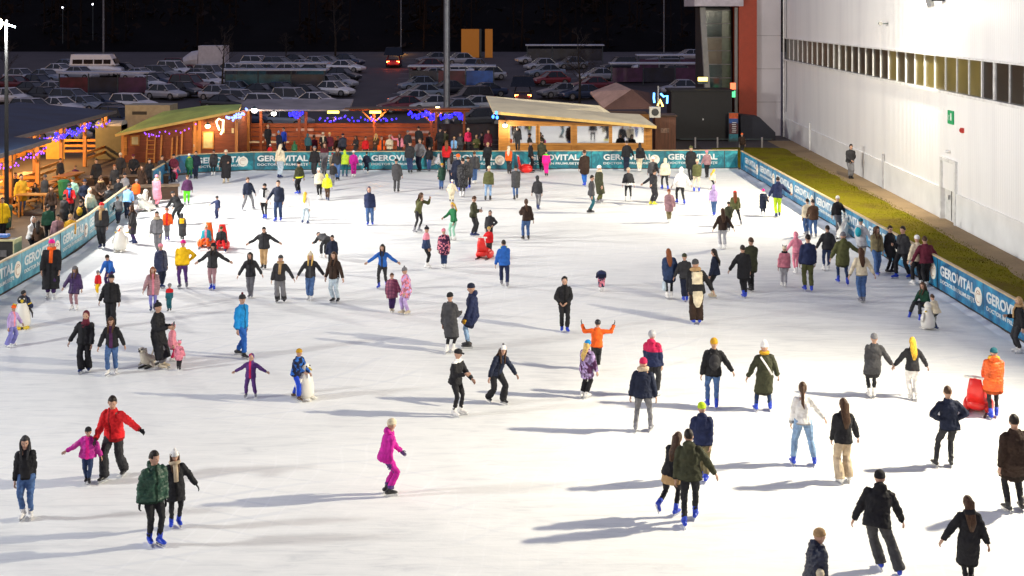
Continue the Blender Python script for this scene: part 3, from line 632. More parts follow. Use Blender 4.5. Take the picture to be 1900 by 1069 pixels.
P(1716,588,522,-60,'gd','B','dgreen:j','dark:r','blue','','long:brown','person in dark jacket seated on a white penguin aid with blue skates stuck out',H=1.6,leg2=((.1,.75,.12),(-.1,.75,.12)))
P(490,499,419,0,'OO','s','dark:j+hd','tan:r','black','','short:hairdark','person in dark jacket and tan trousers with arms spread',b=1.15)
P(465,554,465,2,'oo','n','dark:j','grey:s','grey','','long:hairdark','person with long dark hair in dark jacket and grey jeans')
P(519,563,469,4,'do','s','dark/olive:j+back','grey/dark:w','black','beanie:char','','person in dark jacket with pale print and wide striped grey trousers',scarf='tan')
P(576,558,463,0,'oo','n','dark/char:j','jeans:r','white','beanie:cream*','long:blond','person with fair hair and cream bobble hat in dark jacket and blue jeans')
P(620,562,464,-20,'do','s','dbrown:j','pale:r','black','','long:hairbrown','person with long brown hair in dark jacket and very pale jeans')
P(617,506,433,0,'dd','n','dnavy:j+hd','black:r','black','','short:hairdark','person in dark navy jacket standing beside a bent over skater')
P(600,479,428,215,'FF','s','char:j','dark:r','white','','short:hairdark','person in charcoal jacket bent double towards the ice',lean=75,H=1.62)
P(686,419,344,4,'dd','s','navy:h','jeans:r','blue','','','person in navy jacket with hood up and blue jeans standing alone')
P(567,416,354,165,'dd','w','white:s','pale:r','navy','','long:gold','child with bright golden hair in white jumper and pale trousers')
P(460,390,326,30,'do','v','dnavy:j','grey:r','grey','','short:brown','person in open dark jacket and grey trousers striding beside white jacket')
P(490,407,337,2,'dd','n','white:j','black:t','blue','beanie:black','','person in white jacket and black leggings between two dark jackets',scarf='black')
P(517,411,333,-6,'od','s','dnavy:j','djeans:r','blue','','short:hairdark','person in dark navy coat and jeans next to the white jacket')
P(776,431,354,58,'tt','l','olive:j','dark:t','grey','','long:hairbrown','person in olive jacket lunging with hands at the face',lean=12,b=.95)
P(842,447,373,-45,'Fd','n','green:s','mint:s','white','','pony:gold','child in green jumper and mint trousers pointing one arm')
P(878,439,361,75,'ff','n','dolive:j','dark:r','navy','','short:hairbrown','person in dark grey jacket looking down at a phone',nod=25,ex='phone:phone in the hands of the dark grey jacket skater looking down')
P(908,455,388,4,'da','n','dark:s+hu','black:s','black','','','person in black with hood up and one hand on hip behind a red jacket child')
P(908,479,416,180,'od','n','red:j','char:r','white','beanie:blond','','small child in red jacket and straw coloured hat holding a red aid',H=1.28)
P(977,446,367,195,'fd','s','dbrown:j','jeans:r','black','','pony:hairbrown','person in dark brown jacket and blue jeans with hair tied back')
P(936,532,441,182,'dd','f','blue/azure:j+hd','navy:r','grey','','short:hairdark','person in bright blue jacket and navy trousers walking off',scarf='lime')
P(710,534,448,-8,'OO','f','blue/djeans:s','dark:s','blue','','long:hairdark','person in blue jumper with long dark hair and both arms out')
P(727,581,503,18,'dh','n','rose/plum:P+plaid','dpurple:r','beige','','short:brown','child in pink checked coat and purple trousers')
P(755,584,490,-60,'dd','n','pink/lilac:P+print','lilac:r','beige','beanie:grey*','','child in pink and lilac outfit with tall grey bobble hat')
P(790,498,416,75,'dd','n','pink/djeans:j+yoke','black:t','white','beanie:black*','','person in pink top with denim round the waist and black bobble hat')
P(825,499,421,190,'dd','n','plum/rose:P+print','djeans:r','white','beanie:rose','','child in red and purple patterned coat with dark trousers')
P(1116,541,499,180,'FF','s','navy:j','pink/navy:r#','white','','','small child folded over to touch the ice in patterned leggings',lean=85,H=1.3)
P(1243,557,459,182,'dh','n','djeans:P+dn','black:t','white','','long:hairred','person with long brown hair in denim blue parka and black leggings',ex='bag:pale:pale blue carrier bag held by the denim parka skater')
P(1271,560,468,178,'hd','n','dark:j','dnavy:r','blue','beanie:dolive','','person in dark jacket and dark beanie holding hands with the denim parka')
P(1293,602,476,180,'do','s','black/cream:j+back','dbrown:w','blue','beanie:char','','person in black jacket with a pale back emblem and brown trousers',scarf='tan:fur',ex='tie:cream',b=1.05)
P(1328,554,458,245,'dd','n','dnavy:j','black:t','beige','','long:hairdark','person with long black hair in black jacket and leggings on beige skates')
P(1380,552,452,184,'od','n','black:c','black:s','blue','','short:hairdark','person in black coat and bright blue skates in front of a khaki coat')
P(1394,541,439,195,'dd','n','dolive:c','black:s','black','','short:brown','person in khaki black coat with upturned collar behind a black coat')
# ------------- people off the ice (terrace, lawn)
ON = 'people on the terrace around the rink'
def Q(x, top, y, face, arms, jk, tr, hat, hair, lab, **k):
    k.setdefault('grp', ON); P(x, y, top, face, arms, k.pop('legs', 'n'), jk, tr, '!black', hat, hair, lab, **k)
Q(1577,265,331,4,'xx','dark:j','grey:r','','short:hairdark','person in black jacket and grey trousers standing on the path by the white wall',grp='passers-by')
Q(128,337,410,20,'ff','red:j','black:r','beanie:dark','','person in bright red jacket on the terrace behind the barrier',scarf='blue')
Q(134,326,392,10,'dd','mint:j','dark:r','beanie:dolive','','person in pale mint top behind the bright red jacket')
Q(166,347,415,60,'dd','cream:p+hu','grey:r','','','person in cream hooded coat at the terrace side of the barrier')
Q(187,324,392,30,'xx','dbrown:c','dark:r','beanie:brown','long:hairbrown','person in dark brown fur trimmed coat beside the barrier opening',scarf='tan:fur')
Q(180,292,352,6,'dd','black:c','black:r','','short:hairdark','tall person in black coat at the corner post of the pergola')
Q(57,399,478,70,'ff','white/black:h','black:r','','','person in pale grey hooded top looking down behind the barrier',lean=10)
Q(90,377,452,195,'dd','dgreen:j','black:r','','short:hairdark','person in bottle green jacket with back to us on the terrace')
Q(106,395,468,20,'dd','mauve:c','mauve:r','','short:hairdark','person in greyish mauve coat leaning beside the barrier')
Q(149,368,438,185,'dd','black:j','black:r','','short:hairdark','person in black jacket with tan rucksack on the terrace',ex='pack:mustard:tan rucksack on the back of a black jacket on the terrace')
Q(40,321,400,60,'df','mustard:c','jeans:r','','short:hairdark','person in mustard yellow coat standing at a high table')
Q(220,328,388,30,'xx','black:j','black:r','','short:hairdark','person in black jacket by the low wooden bench')
Q(213,303,362,20,'dd','dark:j','dark:r','','short:hairred','person with reddish hair behind the low wooden bench')
Q(248,283,342,10,'xx','black:j','black:r','cap:maroon','','person in black with folded arms by the green roofed cabin')
Q(277,292,350,0,'dd','black:c','black:r','','short:hairdark','person in black coat in the shade beside the ladder')
Q(223,281,338,0,'dd','dark:j','dark:r','beanie:cream','','person in dark jacket and cream hat at the cabin corner')
Q(363,278,331,10,'dd','dnavy:j','dnavy:r','','short:hairdark','person in navy jacket outside the barrier by the green roofed cabin')
Q(139,288,342,20,'ff','plum:j','black:r','','short:brown','person in plum jacket sitting at the pergola table',legs='B',H=1.4)
Q(110,291,345,60,'dd','dark:c','black:r','','short:hairdark','person in dark coat leaning at the yellow pergola wall')
Q(66,315,378,0,'ff','dark:j','black:r','','long:hairdark','person with long black hair sitting behind the picnic bench',legs='B',H=1.4)
Q(14,296,365,30,'ff','tan:j','black:r','beanie:grey','','person in tan jumper and grey hat seated in the pergola',legs='B',H=1.45)
Q(5,364,440,20,'dd','yellow:c','black:r','','short:hairdark','person in yellow jacket at the edge of the picture on the terrace')
TY = 80.6
def Tq(x, top, face, arms, jk, tr, hat, hair, lab, H=1.74, Y=TY, **k):
    k.setdefault('legs', 'n'); lg = k.pop('legs'); z = CH - (top - HY) * Y / FPX - H
    P(x, 0, 0, face, arms, lg, jk, tr, '!black', hat, hair, lab, grp=ON, Y=Y, z=max(0, z), H=H + min(0, z), **k)
Tq(497,230,40,'df','black:j','black:r','','short:tan','person in black shirt talking across the terrace behind the lettering')
Tq(527,234,-40,'dd','royal:j','dnavy:r','','short:hairdark','person in royal blue jacket on the terrace')
Tq(518,241,-20,'dd','dnavy:j','dnavy:r','beanie:sky*','','child with light blue bobble hat in front of royal blue jacket',H=1.5,Y=79.6)
Tq(501,266,0,'dd','red:j','dark:r','beanie:white/pink','','small child with pale pink hat and red jacket behind the barrier',H=1.05,Y=79.2)
Tq(547,261,180,'dd','green:p+hu','dark:r','','','child in bottle green hood behind the barrier',H=1.15,Y=79.3)
Tq(571,247,180,'dd','dteal:p+hu','dark:r','','','person in large dark teal fur hood behind the barrier',H=1.5)
Tq(600,243,10,'ff','black:j','dark:r','beanie:cream','','person in black jacket and cream hat near the barrier gap',scarf='cream')
Tq(613,244,-10,'dd','maroon:j','dark:r','','short:blond','fair haired person in maroon jacket near the barrier gap')
Tq(637,246,182,'dd','dnavy:p','black:r','cap:dnavy','','broad person in dark navy jacket at the wooden terrace wall',H=1.72)
Tq(697,246,-20,'df','brown:j','dark:r','','long:blond','blonde person in brown top among the terrace drinkers')
Tq(709,250,10,'dd','orange/dark:j','dark:r','','short:brown','person in orange and dark top among the terrace drinkers')
Tq(723,248,10,'ff','cream:j','dark:r','beanie:beige','','person in cream jacket and beige hat on the terrace')
Tq(742,246,0,'ud','pink/dark:j','dark:r','','long:hairbrown','person in pink scarf raising an arm on the terrace',H=1.66)
Tq(777,233,180,'dd','black:c','black:r','','short:hairdark','person in black in the open terrace doorway')
Tq(817,235,185,'dd','black:j','black:r','beanie:black','','person in black hat in the dark terrace entrance')
Tq(825,238,185,'dd','dolive:j','black:r','','short:hairdark','person in dark olive jacket in the dark terrace entrance',Y=81.5)
Tq(842,252,0,'dd','sky/grey:j','dark:r','','short:tan','child in grey blue jacket behind the barrier',H=1.4,Y=79.4)
Tq(868,236,30,'dd','crimson:j','dark:r','beanie:cream','','person in crimson jacket and cream hat beside the cabin',H=1.66)
Tq(884,248,10,'ff','olive:j','dark:r','','short:tan','person in olive coat behind the barrier near the cabin',H=1.6)
Tq(906,238,0,'dd','maroon:c','dark:r','','short:hairdark','person in maroon coat standing before the dark cabin corner',Y=80.2)
Tq(1377,245,170,'dd','dbrown:j','dark:r','beanie:orange','','person with orange hat behind the far barrier corner',H=1.5,Y=84)
Tq(960,233,5,'dd','dark:j','dark:r','','short:hairdark','person in dark jacket between the cabin window and a black cap',H=1.6,Y=78.05)

# more of the crowd pressed together along the terrace side and behind the far boards
Q(28,318,392,40,'ff','dark:j','dark:r','','short:hairbrown','person in dark jacket leaning on the rail of the lower pergola')
Q(82,322,388,70,'dd','char:j','black:r','beanie:char','','person in charcoal hat and jacket among the picnic tables')
Q(96,343,412,10,'dd','dbrown:j','black:r','','long:hairbrown','person with long brown hair between the high table and the green litter bin')
Q(118,358,428,150,'dd','dark:c','black:r','','short:hairdark','person in dark coat with back turned behind the bottle green jacket')
Q(156,330,400,40,'xx','dnavy:j','black:r','beanie:dnavy','','person in dark navy hat and jacket behind the cream hooded coat')
Q(203,340,404,200,'dd','black:p','black:r','','short:hairbrown','person in black padded jacket with back turned near the entrance gap')
Q(233,318,378,-20,'dd','grey:j','dark:r','beanie:black','','person in grey jacket and black hat behind the long dark bench')
Q(262,305,362,20,'dd','dbrown:c','dark:r','','long:hairbrown','person in dark brown coat near the foot of the ladder')
Q(300,286,342,10,'dd','dark:j','dark:r','','short:hairdark','person in dark jacket beside the poles on the cabin wall')
Q(322,283,338,0,'xx','maroon:j','dark:r','beanie:black','','person in maroon jacket and black hat beside the cabin poles')
Q(72,408,480,190,'dd','brown:j','black:r','','long:hairdark','person in brown jacket behind the pale grey hooded top')
Tq(584,249,170,'dd','maroon:j','dark:r','','short:hairdark','person in maroon jacket with back turned beside the teal fur hood',Y=81.4)
Tq(626,251,20,'dd','brown:j','dark:r','','short:hairbrown','person in brown jacket between maroon and navy jackets',H=1.6,Y=81.6)
Tq(661,250,-30,'ff','dark:j','dark:r','','long:hairbrown','person with brown hair seated at the red timber wall',H=1.5)
Tq(678,252,30,'dd','red:j','dark:r','','short:hairdark','person in red top among the terrace drinkers',H=1.55)
Tq(757,240,10,'dd','dark:j','dark:r','beanie:grey','','person in dark jacket and grey hat by the doorway post',H=1.66)
Tq(796,244,170,'dd','dark:j','dark:r','','short:hairbrown','person in dark jacket with brown hair in the terrace doorway',Y=81.6)
Tq(855,244,-10,'dd','dark:p','dark:r','','short:hairdark','person in dark padded jacket at the terrace entrance',H=1.62)
Tq(894,243,20,'dd','char:j','dark:r','beanie:black','','person in charcoal jacket and black hat beside the cabin corner',H=1.66,Y=81)
P(626,335,271,10,'dd','n','dark:j','jeans:r','black','','long:hairbrown','person with brown hair in dark jacket and jeans in the knot of skaters')
P(584,330,268,-15,'dd','n','black:j','dark:r','white','beanie:grey','','person in black jacket and grey hat at the edge of the knot of skaters')
P(838,345,281,175,'dd','n','grey:j','dnavy:r','blue','','long:hairdark','person with long dark hair in grey jacket in the dark cluster')
P(880,342,279,182,'dd','n','dark:p','jeans:r','white','','short:hairbrown','person in dark padded jacket and jeans beside the dark cluster')
P(760,322,259,185,'dd','n','dark:j','djeans:r','black','beanie:black','','person in dark jacket and black hat beside the grey jacket at the far boards')
SKY = 2.5
# ---------------------------------------------------------------- setting: ground, ice, lawn, path
def sheet(name, pts, m, kind='structure', z=None):
    mb = MB(); mb.add([V((p[0], p[1], p[2] if len(p) > 2 else z)) for p in pts], [tuple(range(len(pts)))]); o = mb.build(name, m); o['kind'] = kind; return o
def asphalt(name, c, rough=.8, sc=1.0):
    m, nt, b = _nt(name); L = nt.links; tc = N(nt, 'ShaderNodeTexCoord'); a = N(nt, 'ShaderNodeTexNoise', Scale=.25 * sc, Detail=6.0, Roughness=.65); f = N(nt, 'ShaderNodeTexNoise', Scale=9.0 * sc, Detail=4.0)
    L.new(tc.outputs['Object'], a.inputs['Vector']); L.new(tc.outputs['Object'], f.inputs['Vector'])
    r = ramp(nt, [(.3, mul(c, .6)), (.7, mul(c, 1.4))]); mx = N(nt, 'ShaderNodeMath', operation='MULTIPLY_ADD'); mx.inputs[1].default_value = .35
    L.new(f.outputs['Fac'], mx.inputs[0]); s2 = N(nt, 'ShaderNodeMath', operation='MULTIPLY'); s2.inputs[1].default_value = .8; L.new(a.outputs['Fac'], s2.inputs[0]); L.new(s2.outputs[0], mx.inputs[2])
    L.new(mx.outputs[0], r.inputs[0]); L.new(r.outputs[0], b.inputs['Base Color']); b.inputs['Roughness'].default_value = rough; bump(nt, b, f.outputs['Fac'], .3, .01); return m
TAR = asphalt('car_park_asphalt', (.052, .042, .044))
mb = MB(); ys = [-30, 0, 100, 130, 160, 200, 260, 500]; k = len(ys)
mb.add([V((x, y, gz(y) - .03)) for y in ys for x in (-260, 260)], [(2 * i, 2 * i + 1, 2 * i + 3, 2 * i + 2) for i in range(k - 1)]); g = mb.build('ground', TAR); g['kind'] = 'structure'
LW = [(-17.4, 8), (-17.4, 43.1), (-17.5, 50.8), (-18.75, 61.8), (-19.3, 68.2), (-19.75, 75.0)]
BW = [(-19.0, 75.6), (-15.4, 76.95), (0, 77.35), (13.9, 77.9)]
RW = [(14.0, 77.5), (14.35, 62), (14.8, 44.1), (14.95, 37.5), (15.05, 8)]
def ice_mat():
    m, nt, b = _nt('skated_ice'); L = nt.links; tc = N(nt, 'ShaderNodeTexCoord'); ob = tc.outputs['Object']
    big = N(nt, 'ShaderNodeTexNoise', Scale=.16, Detail=5.0, Roughness=.6, Distortion=1.2); L.new(ob, big.inputs['Vector'])
    mp = N(nt, 'ShaderNodeMapping'); mp.inputs['Scale'].default_value = (.35, 2.2, 1); mp.inputs['Rotation'].default_value = (0, 0, .5); L.new(ob, mp.inputs['Vector'])
    st = N(nt, 'ShaderNodeTexNoise', Scale=2.2, Detail=6.0, Roughness=.7, Distortion=.8); L.new(mp.outputs[0], st.inputs['Vector'])
    fine = N(nt, 'ShaderNodeTexNoise', Scale=14.0, Detail=4.0); L.new(ob, fine.inputs['Vector'])
    ad = N(nt, 'ShaderNodeMath', operation='ADD'); L.new(big.outputs['Fac'], ad.inputs[0]); L.new(st.outputs['Fac'], ad.inputs[1])
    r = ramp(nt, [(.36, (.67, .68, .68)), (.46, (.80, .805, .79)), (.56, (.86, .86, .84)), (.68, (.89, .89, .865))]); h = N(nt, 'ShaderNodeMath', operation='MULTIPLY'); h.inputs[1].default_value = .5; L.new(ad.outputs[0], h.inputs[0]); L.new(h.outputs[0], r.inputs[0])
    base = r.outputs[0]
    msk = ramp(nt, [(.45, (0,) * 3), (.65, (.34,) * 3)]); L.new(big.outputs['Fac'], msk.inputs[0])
    for sc, ds, rot, tone in ((.45, 22.0, .4, (.64, .66, .70)), (.7, 30.0, 1.7, (.95, .95, .95)), (.3, 40.0, 2.6, (.6, .63, .68))):
        m2 = N(nt, 'ShaderNodeMapping'); m2.inputs['Rotation'].default_value = (0, 0, rot); m2.inputs['Location'].default_value = (rot * 7, 13 - rot * 5, 0); L.new(ob, m2.inputs['Vector'])
        w2 = N(nt, 'ShaderNodeTexWave', Scale=sc, Distortion=ds, Detail=3.0, wave_type='RINGS'); w2.inputs['Detail Scale'].default_value = .12; L.new(m2.outputs[0], w2.inputs['Vector'])
        q2 = ramp(nt, [(.955, (0,) * 3), (.99, (1,) * 3)]); L.new(w2.outputs['Fac'], q2.inputs[0]); k2 = N(nt, 'ShaderNodeMath', operation='MULTIPLY'); L.new(q2.outputs[0], k2.inputs[0]); L.new(msk.outputs[0], k2.inputs[1])
        mx2 = nt.nodes.new('ShaderNodeMix'); mx2.data_type = 'RGBA'; mx2.inputs[7].default_value = (*tone, 1); L.new(k2.outputs[0], mx2.inputs[0]); L.new(base, mx2.inputs[6]); base = mx2.outputs[2]
    L.new(base, b.inputs['Base Color'])
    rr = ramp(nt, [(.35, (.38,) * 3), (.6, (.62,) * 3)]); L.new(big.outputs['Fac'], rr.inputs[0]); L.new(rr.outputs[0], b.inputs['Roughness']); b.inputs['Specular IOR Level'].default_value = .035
    # skate tracks: thin curved scratches
    dist = N(nt, 'ShaderNodeTexNoise', Scale=.3, Detail=1.0); L.new(ob, dist.inputs['Vector'])
    wv = N(nt, 'ShaderNodeTexWave', Scale=.9, Distortion=9.0, Detail=2.0, wave_type='RINGS'); wv.inputs['Detail Scale'].default_value = .4; L.new(ob, wv.inputs['Vector'])
    r3 = ramp(nt, [(.93, (0,) * 3), (.985, (1,) * 3)]); L.new(wv.outputs['Fac'], r3.inputs[0])
    a2 = N(nt, 'ShaderNodeMath', operation='MULTIPLY_ADD'); a2.inputs[1].default_value = .5; L.new(r3.outputs[0], a2.inputs[0]); L.new(fine.outputs['Fac'], a2.inputs[2])
    bump(nt, b, a2.outputs[0], .22, .012); return m
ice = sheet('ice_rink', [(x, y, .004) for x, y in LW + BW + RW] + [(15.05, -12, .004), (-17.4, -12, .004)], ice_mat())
TERR = asphalt('terrace_paving', (.05, .036, .026), .85, 1.6)
sheet('terrace_floor', [(-60, 8, -.012), (-17.6, 8, -.012), (-17.6, 43, -.012), (-19.9, 75.2, -.012), (-15.4, 77.3, -.012), (15.0, 78.3, -.012), (15, 97, -.012), (-60, 97, -.012)], TERR)
def grass_mat():
    m, nt, b = _nt('lawn'); L = nt.links; tc = N(nt, 'ShaderNodeTexCoord'); a = N(nt, 'ShaderNodeTexNoise', Scale=.32, Detail=7.0, Roughness=.72); f = N(nt, 'ShaderNodeTexNoise', Scale=14.0, Detail=5.0)
    L.new(tc.outputs['Object'], a.inputs['Vector']); L.new(tc.outputs['Object'], f.inputs['Vector'])
    ad = N(nt, 'ShaderNodeMath', operation='MULTIPLY_ADD'); ad.inputs[1].default_value = .45; L.new(f.outputs['Fac'], ad.inputs[0]); L.new(a.outputs['Fac'], ad.inputs[2])
    r = ramp(nt, [(.42, (.035, .042, .005)), (.54, (.11, .112, .007)), (.66, (.23, .20, .01)), (.85, (.15, .11, .02))]); L.new(ad.outputs[0], r.inputs[0]); L.new(r.outputs[0], b.inputs['Base Color']); b.inputs['Roughness'].default_value = .95; b.inputs['Specular IOR Level'].default_value = .05; bump(nt, b, f.outputs['Fac'], 1.0, .06); return m
def wx(Y): return 20.0 + (Y - 49.5) * .0232     # foot of the white wall
def path_in(Y): return wx(Y) - (1.2 if Y < 60 else 1.2 + (Y - 60) * .012)
yy = [8, 25, 37.5, 44, 52, 60, 68, 76, 84, 90]
mb = MB(); rows = []
random.seed(3)
for i in range(83):
    Y = 8 + i; ri = 15.15 if Y < 37 else 15.15 - (Y - 37) * .024; ri = max(14.12, ri) if Y < 78 else 14.12
    ro = path_in(Y) + random.uniform(-.12, .12); rows.append([V((ri + (ro - ri) * t, Y, -.008 + (.05 * sin(t * pi) * (1 + .5 * noise.noise(V((ri + t * 4, Y * .6, 0))))))) for t in (0, .15, .3, .45, .6, .75, .9, 1)])
mb.add([p for r in rows for p in r], [(i * 8 + j, i * 8 + j + 1, (i + 1) * 8 + j + 1, (i + 1) * 8 + j) for i in range(len(rows) - 1) for j in range(7)])
o = mb.build('lawn', grass_mat(), None, True); o['kind'] = 'structure'
# grass blades over the lawn (one mass nobody could count)
mb = MB(); random.seed(5)
for i in range(16000):
    Y = random.uniform(36, 84); ri = 14.3 if Y > 70 else 15.2; ro = path_in(Y) - .05; x = random.uniform(ri, ro + .15); h = random.uniform(.03, .075); a = random.uniform(0, 6.3); w = .012
    dx, dy = cos(a) * w, sin(a) * w; lx, ly = random.uniform(-.06, .06), random.uniform(-.06, .06); z = .02
    mb.add([(x - dx, Y - dy, z), (x + dx, Y + dy, z), (x + lx, Y + ly, z + h)], [(0, 1, 2)])
o = mb.build('grass', plain('grass_blades', (.16, .15, .008), .9, var=.7, scale=.5, spec=.05)); o['kind'] = 'stuff'; o['label'] = 'short yellowish grass growing along the rink barrier'
pm = asphalt('worn_path', (.26, .18, .095), .9, 1.4)
sheet('path', [(path_in(y) - .3, y, -.004) for y in range(8, 98, 3)] + [(wx(y) + .3, y, -.004) for y in reversed(range(8, 98, 3))], pm)
sheet('yard', [(13.5, 78.4, -.010), (22, 78.4, -.010), (22, 99, -.010), (13.5, 99, -.010)], asphalt('yard_tarmac', (.06, .05, .05)))
# ---------------------------------------------------------------- lettering
def text_mesh(body, width, height=None, off=.012):
    cu = D.curves.new('t', 'FONT'); cu.body = body; cu.size = 1; cu.offset = off; cu.extrude = .004; cu.resolution_u = 3
    o = D.objects.new('t', cu); COL.objects.link(o); dg = bpy.context.evaluated_depsgraph_get(); dg.update(); me = D.meshes.new_from_object(o.evaluated_get(dg), depsgraph=dg); D.objects.remove(o)
    xs = [v.co.x for v in me.vertices]; ys_ = [v.co.y for v in me.vertices]; k = width / (max(xs) - min(xs)); x0, y0 = min(xs), min(ys_); ky = k if height is None else height / (max(ys_) - y0)
    for v in me.vertices: v.co = ((v.co.x - x0) * k, (v.co.y - y0) * ky, v.co.z)
    return me
WHITE = plain('banner_white', (.66, .68, .67), .5, var=.05)
TITLE = text_mesh('GEROVITAL', 3.05, .36, .03); SUBT = text_mesh('DOCTOR ÎN FRUMUSEȚE', 3.05, .21, .02)
for me in (TITLE, SUBT): me.materials.append(WHITE)
def disc_mesh(r):
    mb = MB(); mb.tube([(0, 0, 0), (0, 0, .006)], [r, r], n=28); 
    for a0, a1, ra in ((30, 300, .62), (40, 150, .34)):
        pts = [(r * ra * cos(radians(a0 + (a1 - a0) * i / 12)), r * ra * sin(radians(a0 + (a1 - a0) * i / 12)), .008) for i in range(13)]; mb.tube(pts, [r * .05] * 13, side=(0, 0, 1), n=6, mi=1)
    return mb.mesh('emblem', [plain('emblem_cream', (.78, .74, .64), .5, var=.05), plain('emblem_grey', (.45, .3, .22), .5)])
DISC = disc_mesh(.3)
def banner(name, lo, mid, hi, sc=1.2):
    m, nt, b = _nt(name); L = nt.links; tc = N(nt, 'ShaderNodeTexCoord'); a = N(nt, 'ShaderNodeTexNoise', Scale=sc, Detail=4.0, Distortion=1.6, Roughness=.6); L.new(tc.outputs['Object'], a.inputs['Vector'])
    r = ramp(nt, [(.28, lo), (.5, mid), (.72, hi)]); L.new(a.outputs['Fac'], r.inputs[0]); L.new(r.outputs[0], b.inputs['Base Color']); b.inputs['Roughness'].default_value = .38
    f = N(nt, 'ShaderNodeTexNoise', Scale=1.1, Detail=3.0); L.new(tc.outputs['Object'], f.inputs['Vector']); bump(nt, b, f.outputs['Fac'], .9, .08); return m
BTEAL = banner('banner_teal', (.01, .07, .10), (.016, .16, .21), (.045, .38, .43)); BBLUE = banner('banner_blue', (.004, .05, .13), (.008, .15, .31), (.035, .34, .54)); BGLARE = banner('banner_glare', (.02, .12, .18), (.05, .26, .36), (.14, .42, .5))  # last one: same banner stuff, with glare painted in as a paler colour
RAIL = plain('rail_wood', (.5, .38, .22), .6); KICK = plain('kick_dark', (.05, .04, .03), .7); POST = plain('post_dark', (.03, .05, .06), .5); SNOW = plain('scraped_snow', (.74, .76, .8), .8, var=.1, scale=2)
def along(pts):
    pts = [V((p[0], p[1], 0)) for p in pts]; cum = [0]
    for a, b in zip(pts, pts[1:]): cum.append(cum[-1] + (b - a).length)
    def f(d):
        for i in range(len(pts) - 1):
            if d <= cum[i + 1] or i == len(pts) - 2:
                t = (pts[i + 1] - pts[i]).normalized(); return pts[i] + t * (d - cum[i]), t
    return f, cum[-1]
BH = 1.18
def barrier(pts, breaks, mat, label, logos):
    f, L = along(pts); root = empty('rink_barrier', f(0)[0]); tag(root, label, 'barrier', 'advertising barriers round the rink'); b0 = root.location.copy()
    rl = MB(); kk = MB(); zs = sorted(set([0, L] + [b for b in breaks if 0 < b < L]))
    step = [0]
    # fine subdivision so panels follow the bend of the line
    for d0, d1 in zip(zs, zs[1:]):
        p0, _ = f(d0 + .001); p1, _ = f(d1 - .001); t = (p1 - p0).normalized(); n = t.cross(Z3); w = (p1 - p0).length
        pm = MB(); M = Matrix((t, -n, Z3)).transposed(); bend = random.uniform(-.015, .015)
        pm.box((p0 + p1) / 2 - b0 - n * (.035 + bend) + Z3 * .625, (w - .03, .05, BH - .13), 0, M); po = pm.build('panel', mat, root)
        rl.bar(p0 - b0 - n * .03 + Z3 * BH, p1 - b0 - n * .03 + Z3 * BH, .11, .05); kk.bar(p0 - b0 - n * .03 + Z3 * .04, p1 - b0 - n * .03 + Z3 * .04, .07, .08)
        ps = MB(); ps.box(p0 - b0 - n * .05 + Z3 * .57, (.07, .07, 1.12), 0, M); ps.build('post', POST, root)
        for lg in logos(d0, d1):
            kind, off = lg; MT = Matrix.Identity(4)
            for r_ in range(3): MT[r_][0] = t[r_]; MT[r_][1] = Z3[r_]; MT[r_][2] = n[r_]
            def put(me, x, z, nm, sx=1.0):
                o = D.objects.new(nm, me); link(o, po); MM = MT.copy(); MM.translation = p0 - b0 + t * x + Z3 * z - n * (.004 + bend); o.matrix_local = MM @ Matrix.Diagonal((sx, 1, 1, 1))
            if kind == 'T':
                sx = min(1.0, (w - off - .1) / 3.05)
                put(TITLE, off, .60, 'lettering', sx); put(SUBT, off, .30, 'lettering', sx)
            if kind == 'D': put(DISC, off, .62, 'emblem')
    rl.build('top_rail', RAIL, root); kk.build('kick_board', KICK, root)
    return root
std = lambda d0, d1: [('T', .28), ('D', 3.66)] if d1 - d0 > 3.6 else ([('D', (d1 - d0) / 2)] if d1 - d0 > 1 else [])
LF = [(-17.4, 8), (-17.4, 43.1), (-17.5, 50.8), (-18.75, 61.8)]
barrier(LF, [-.15 + 4.05 * i + (37.2 - 4.05 * 9) for i in range(0, 14)], BGLARE, 'glare-paled blue advertising barrier along the terrace side, with white lettering and a wooden rail', std)
barrier([(-19.3, 68.2), (-19.75, 75.0), (-19.0, 75.65)], [3.4, 6.85], BBLUE, 'short blue barrier piece at the corner next to the rink entrance gap', lambda a, b: [('D', 1.6)] if b - a > 2 else [])
def bx(px): return (px - CX) * 77.3 / FPX + 19.0
bp = [(364, 480, 376, 461), (480, 594, 487, None), (594, 692, 600, None), (692, 822, 697, 809), (822, 960, 833, 935), (960, 1101, 990, 1092), (1101, 1238, 1128, 1224), (1238, 1349, 1249, None), (1349, 1372, None, None)]
def blog(d0, d1):
    x0 = CX + (d0 - 19.0) * FPX / 77.3; r = []
    for a, b, t, dc in bp:
        if abs(a - x0) < 6 or (a == 364 and d0 == 0):
            if t: r.append(('T', (t - x0) * 77.3 / FPX))
            if dc: r.append(('D', (dc - x0) * 77.3 / FPX))
    return r
barrier(BW, [bx(a) * 1.006 for a, _, _, _ in bp], BTEAL, 'teal advertising barrier across the far end with repeated white lettering', blog)
barrier(RW, [77.5 - 76.5 + 4.05 * i for i in range(18)], BBLUE, 'blue advertising barrier beside the lawn with repeated white lettering', std)
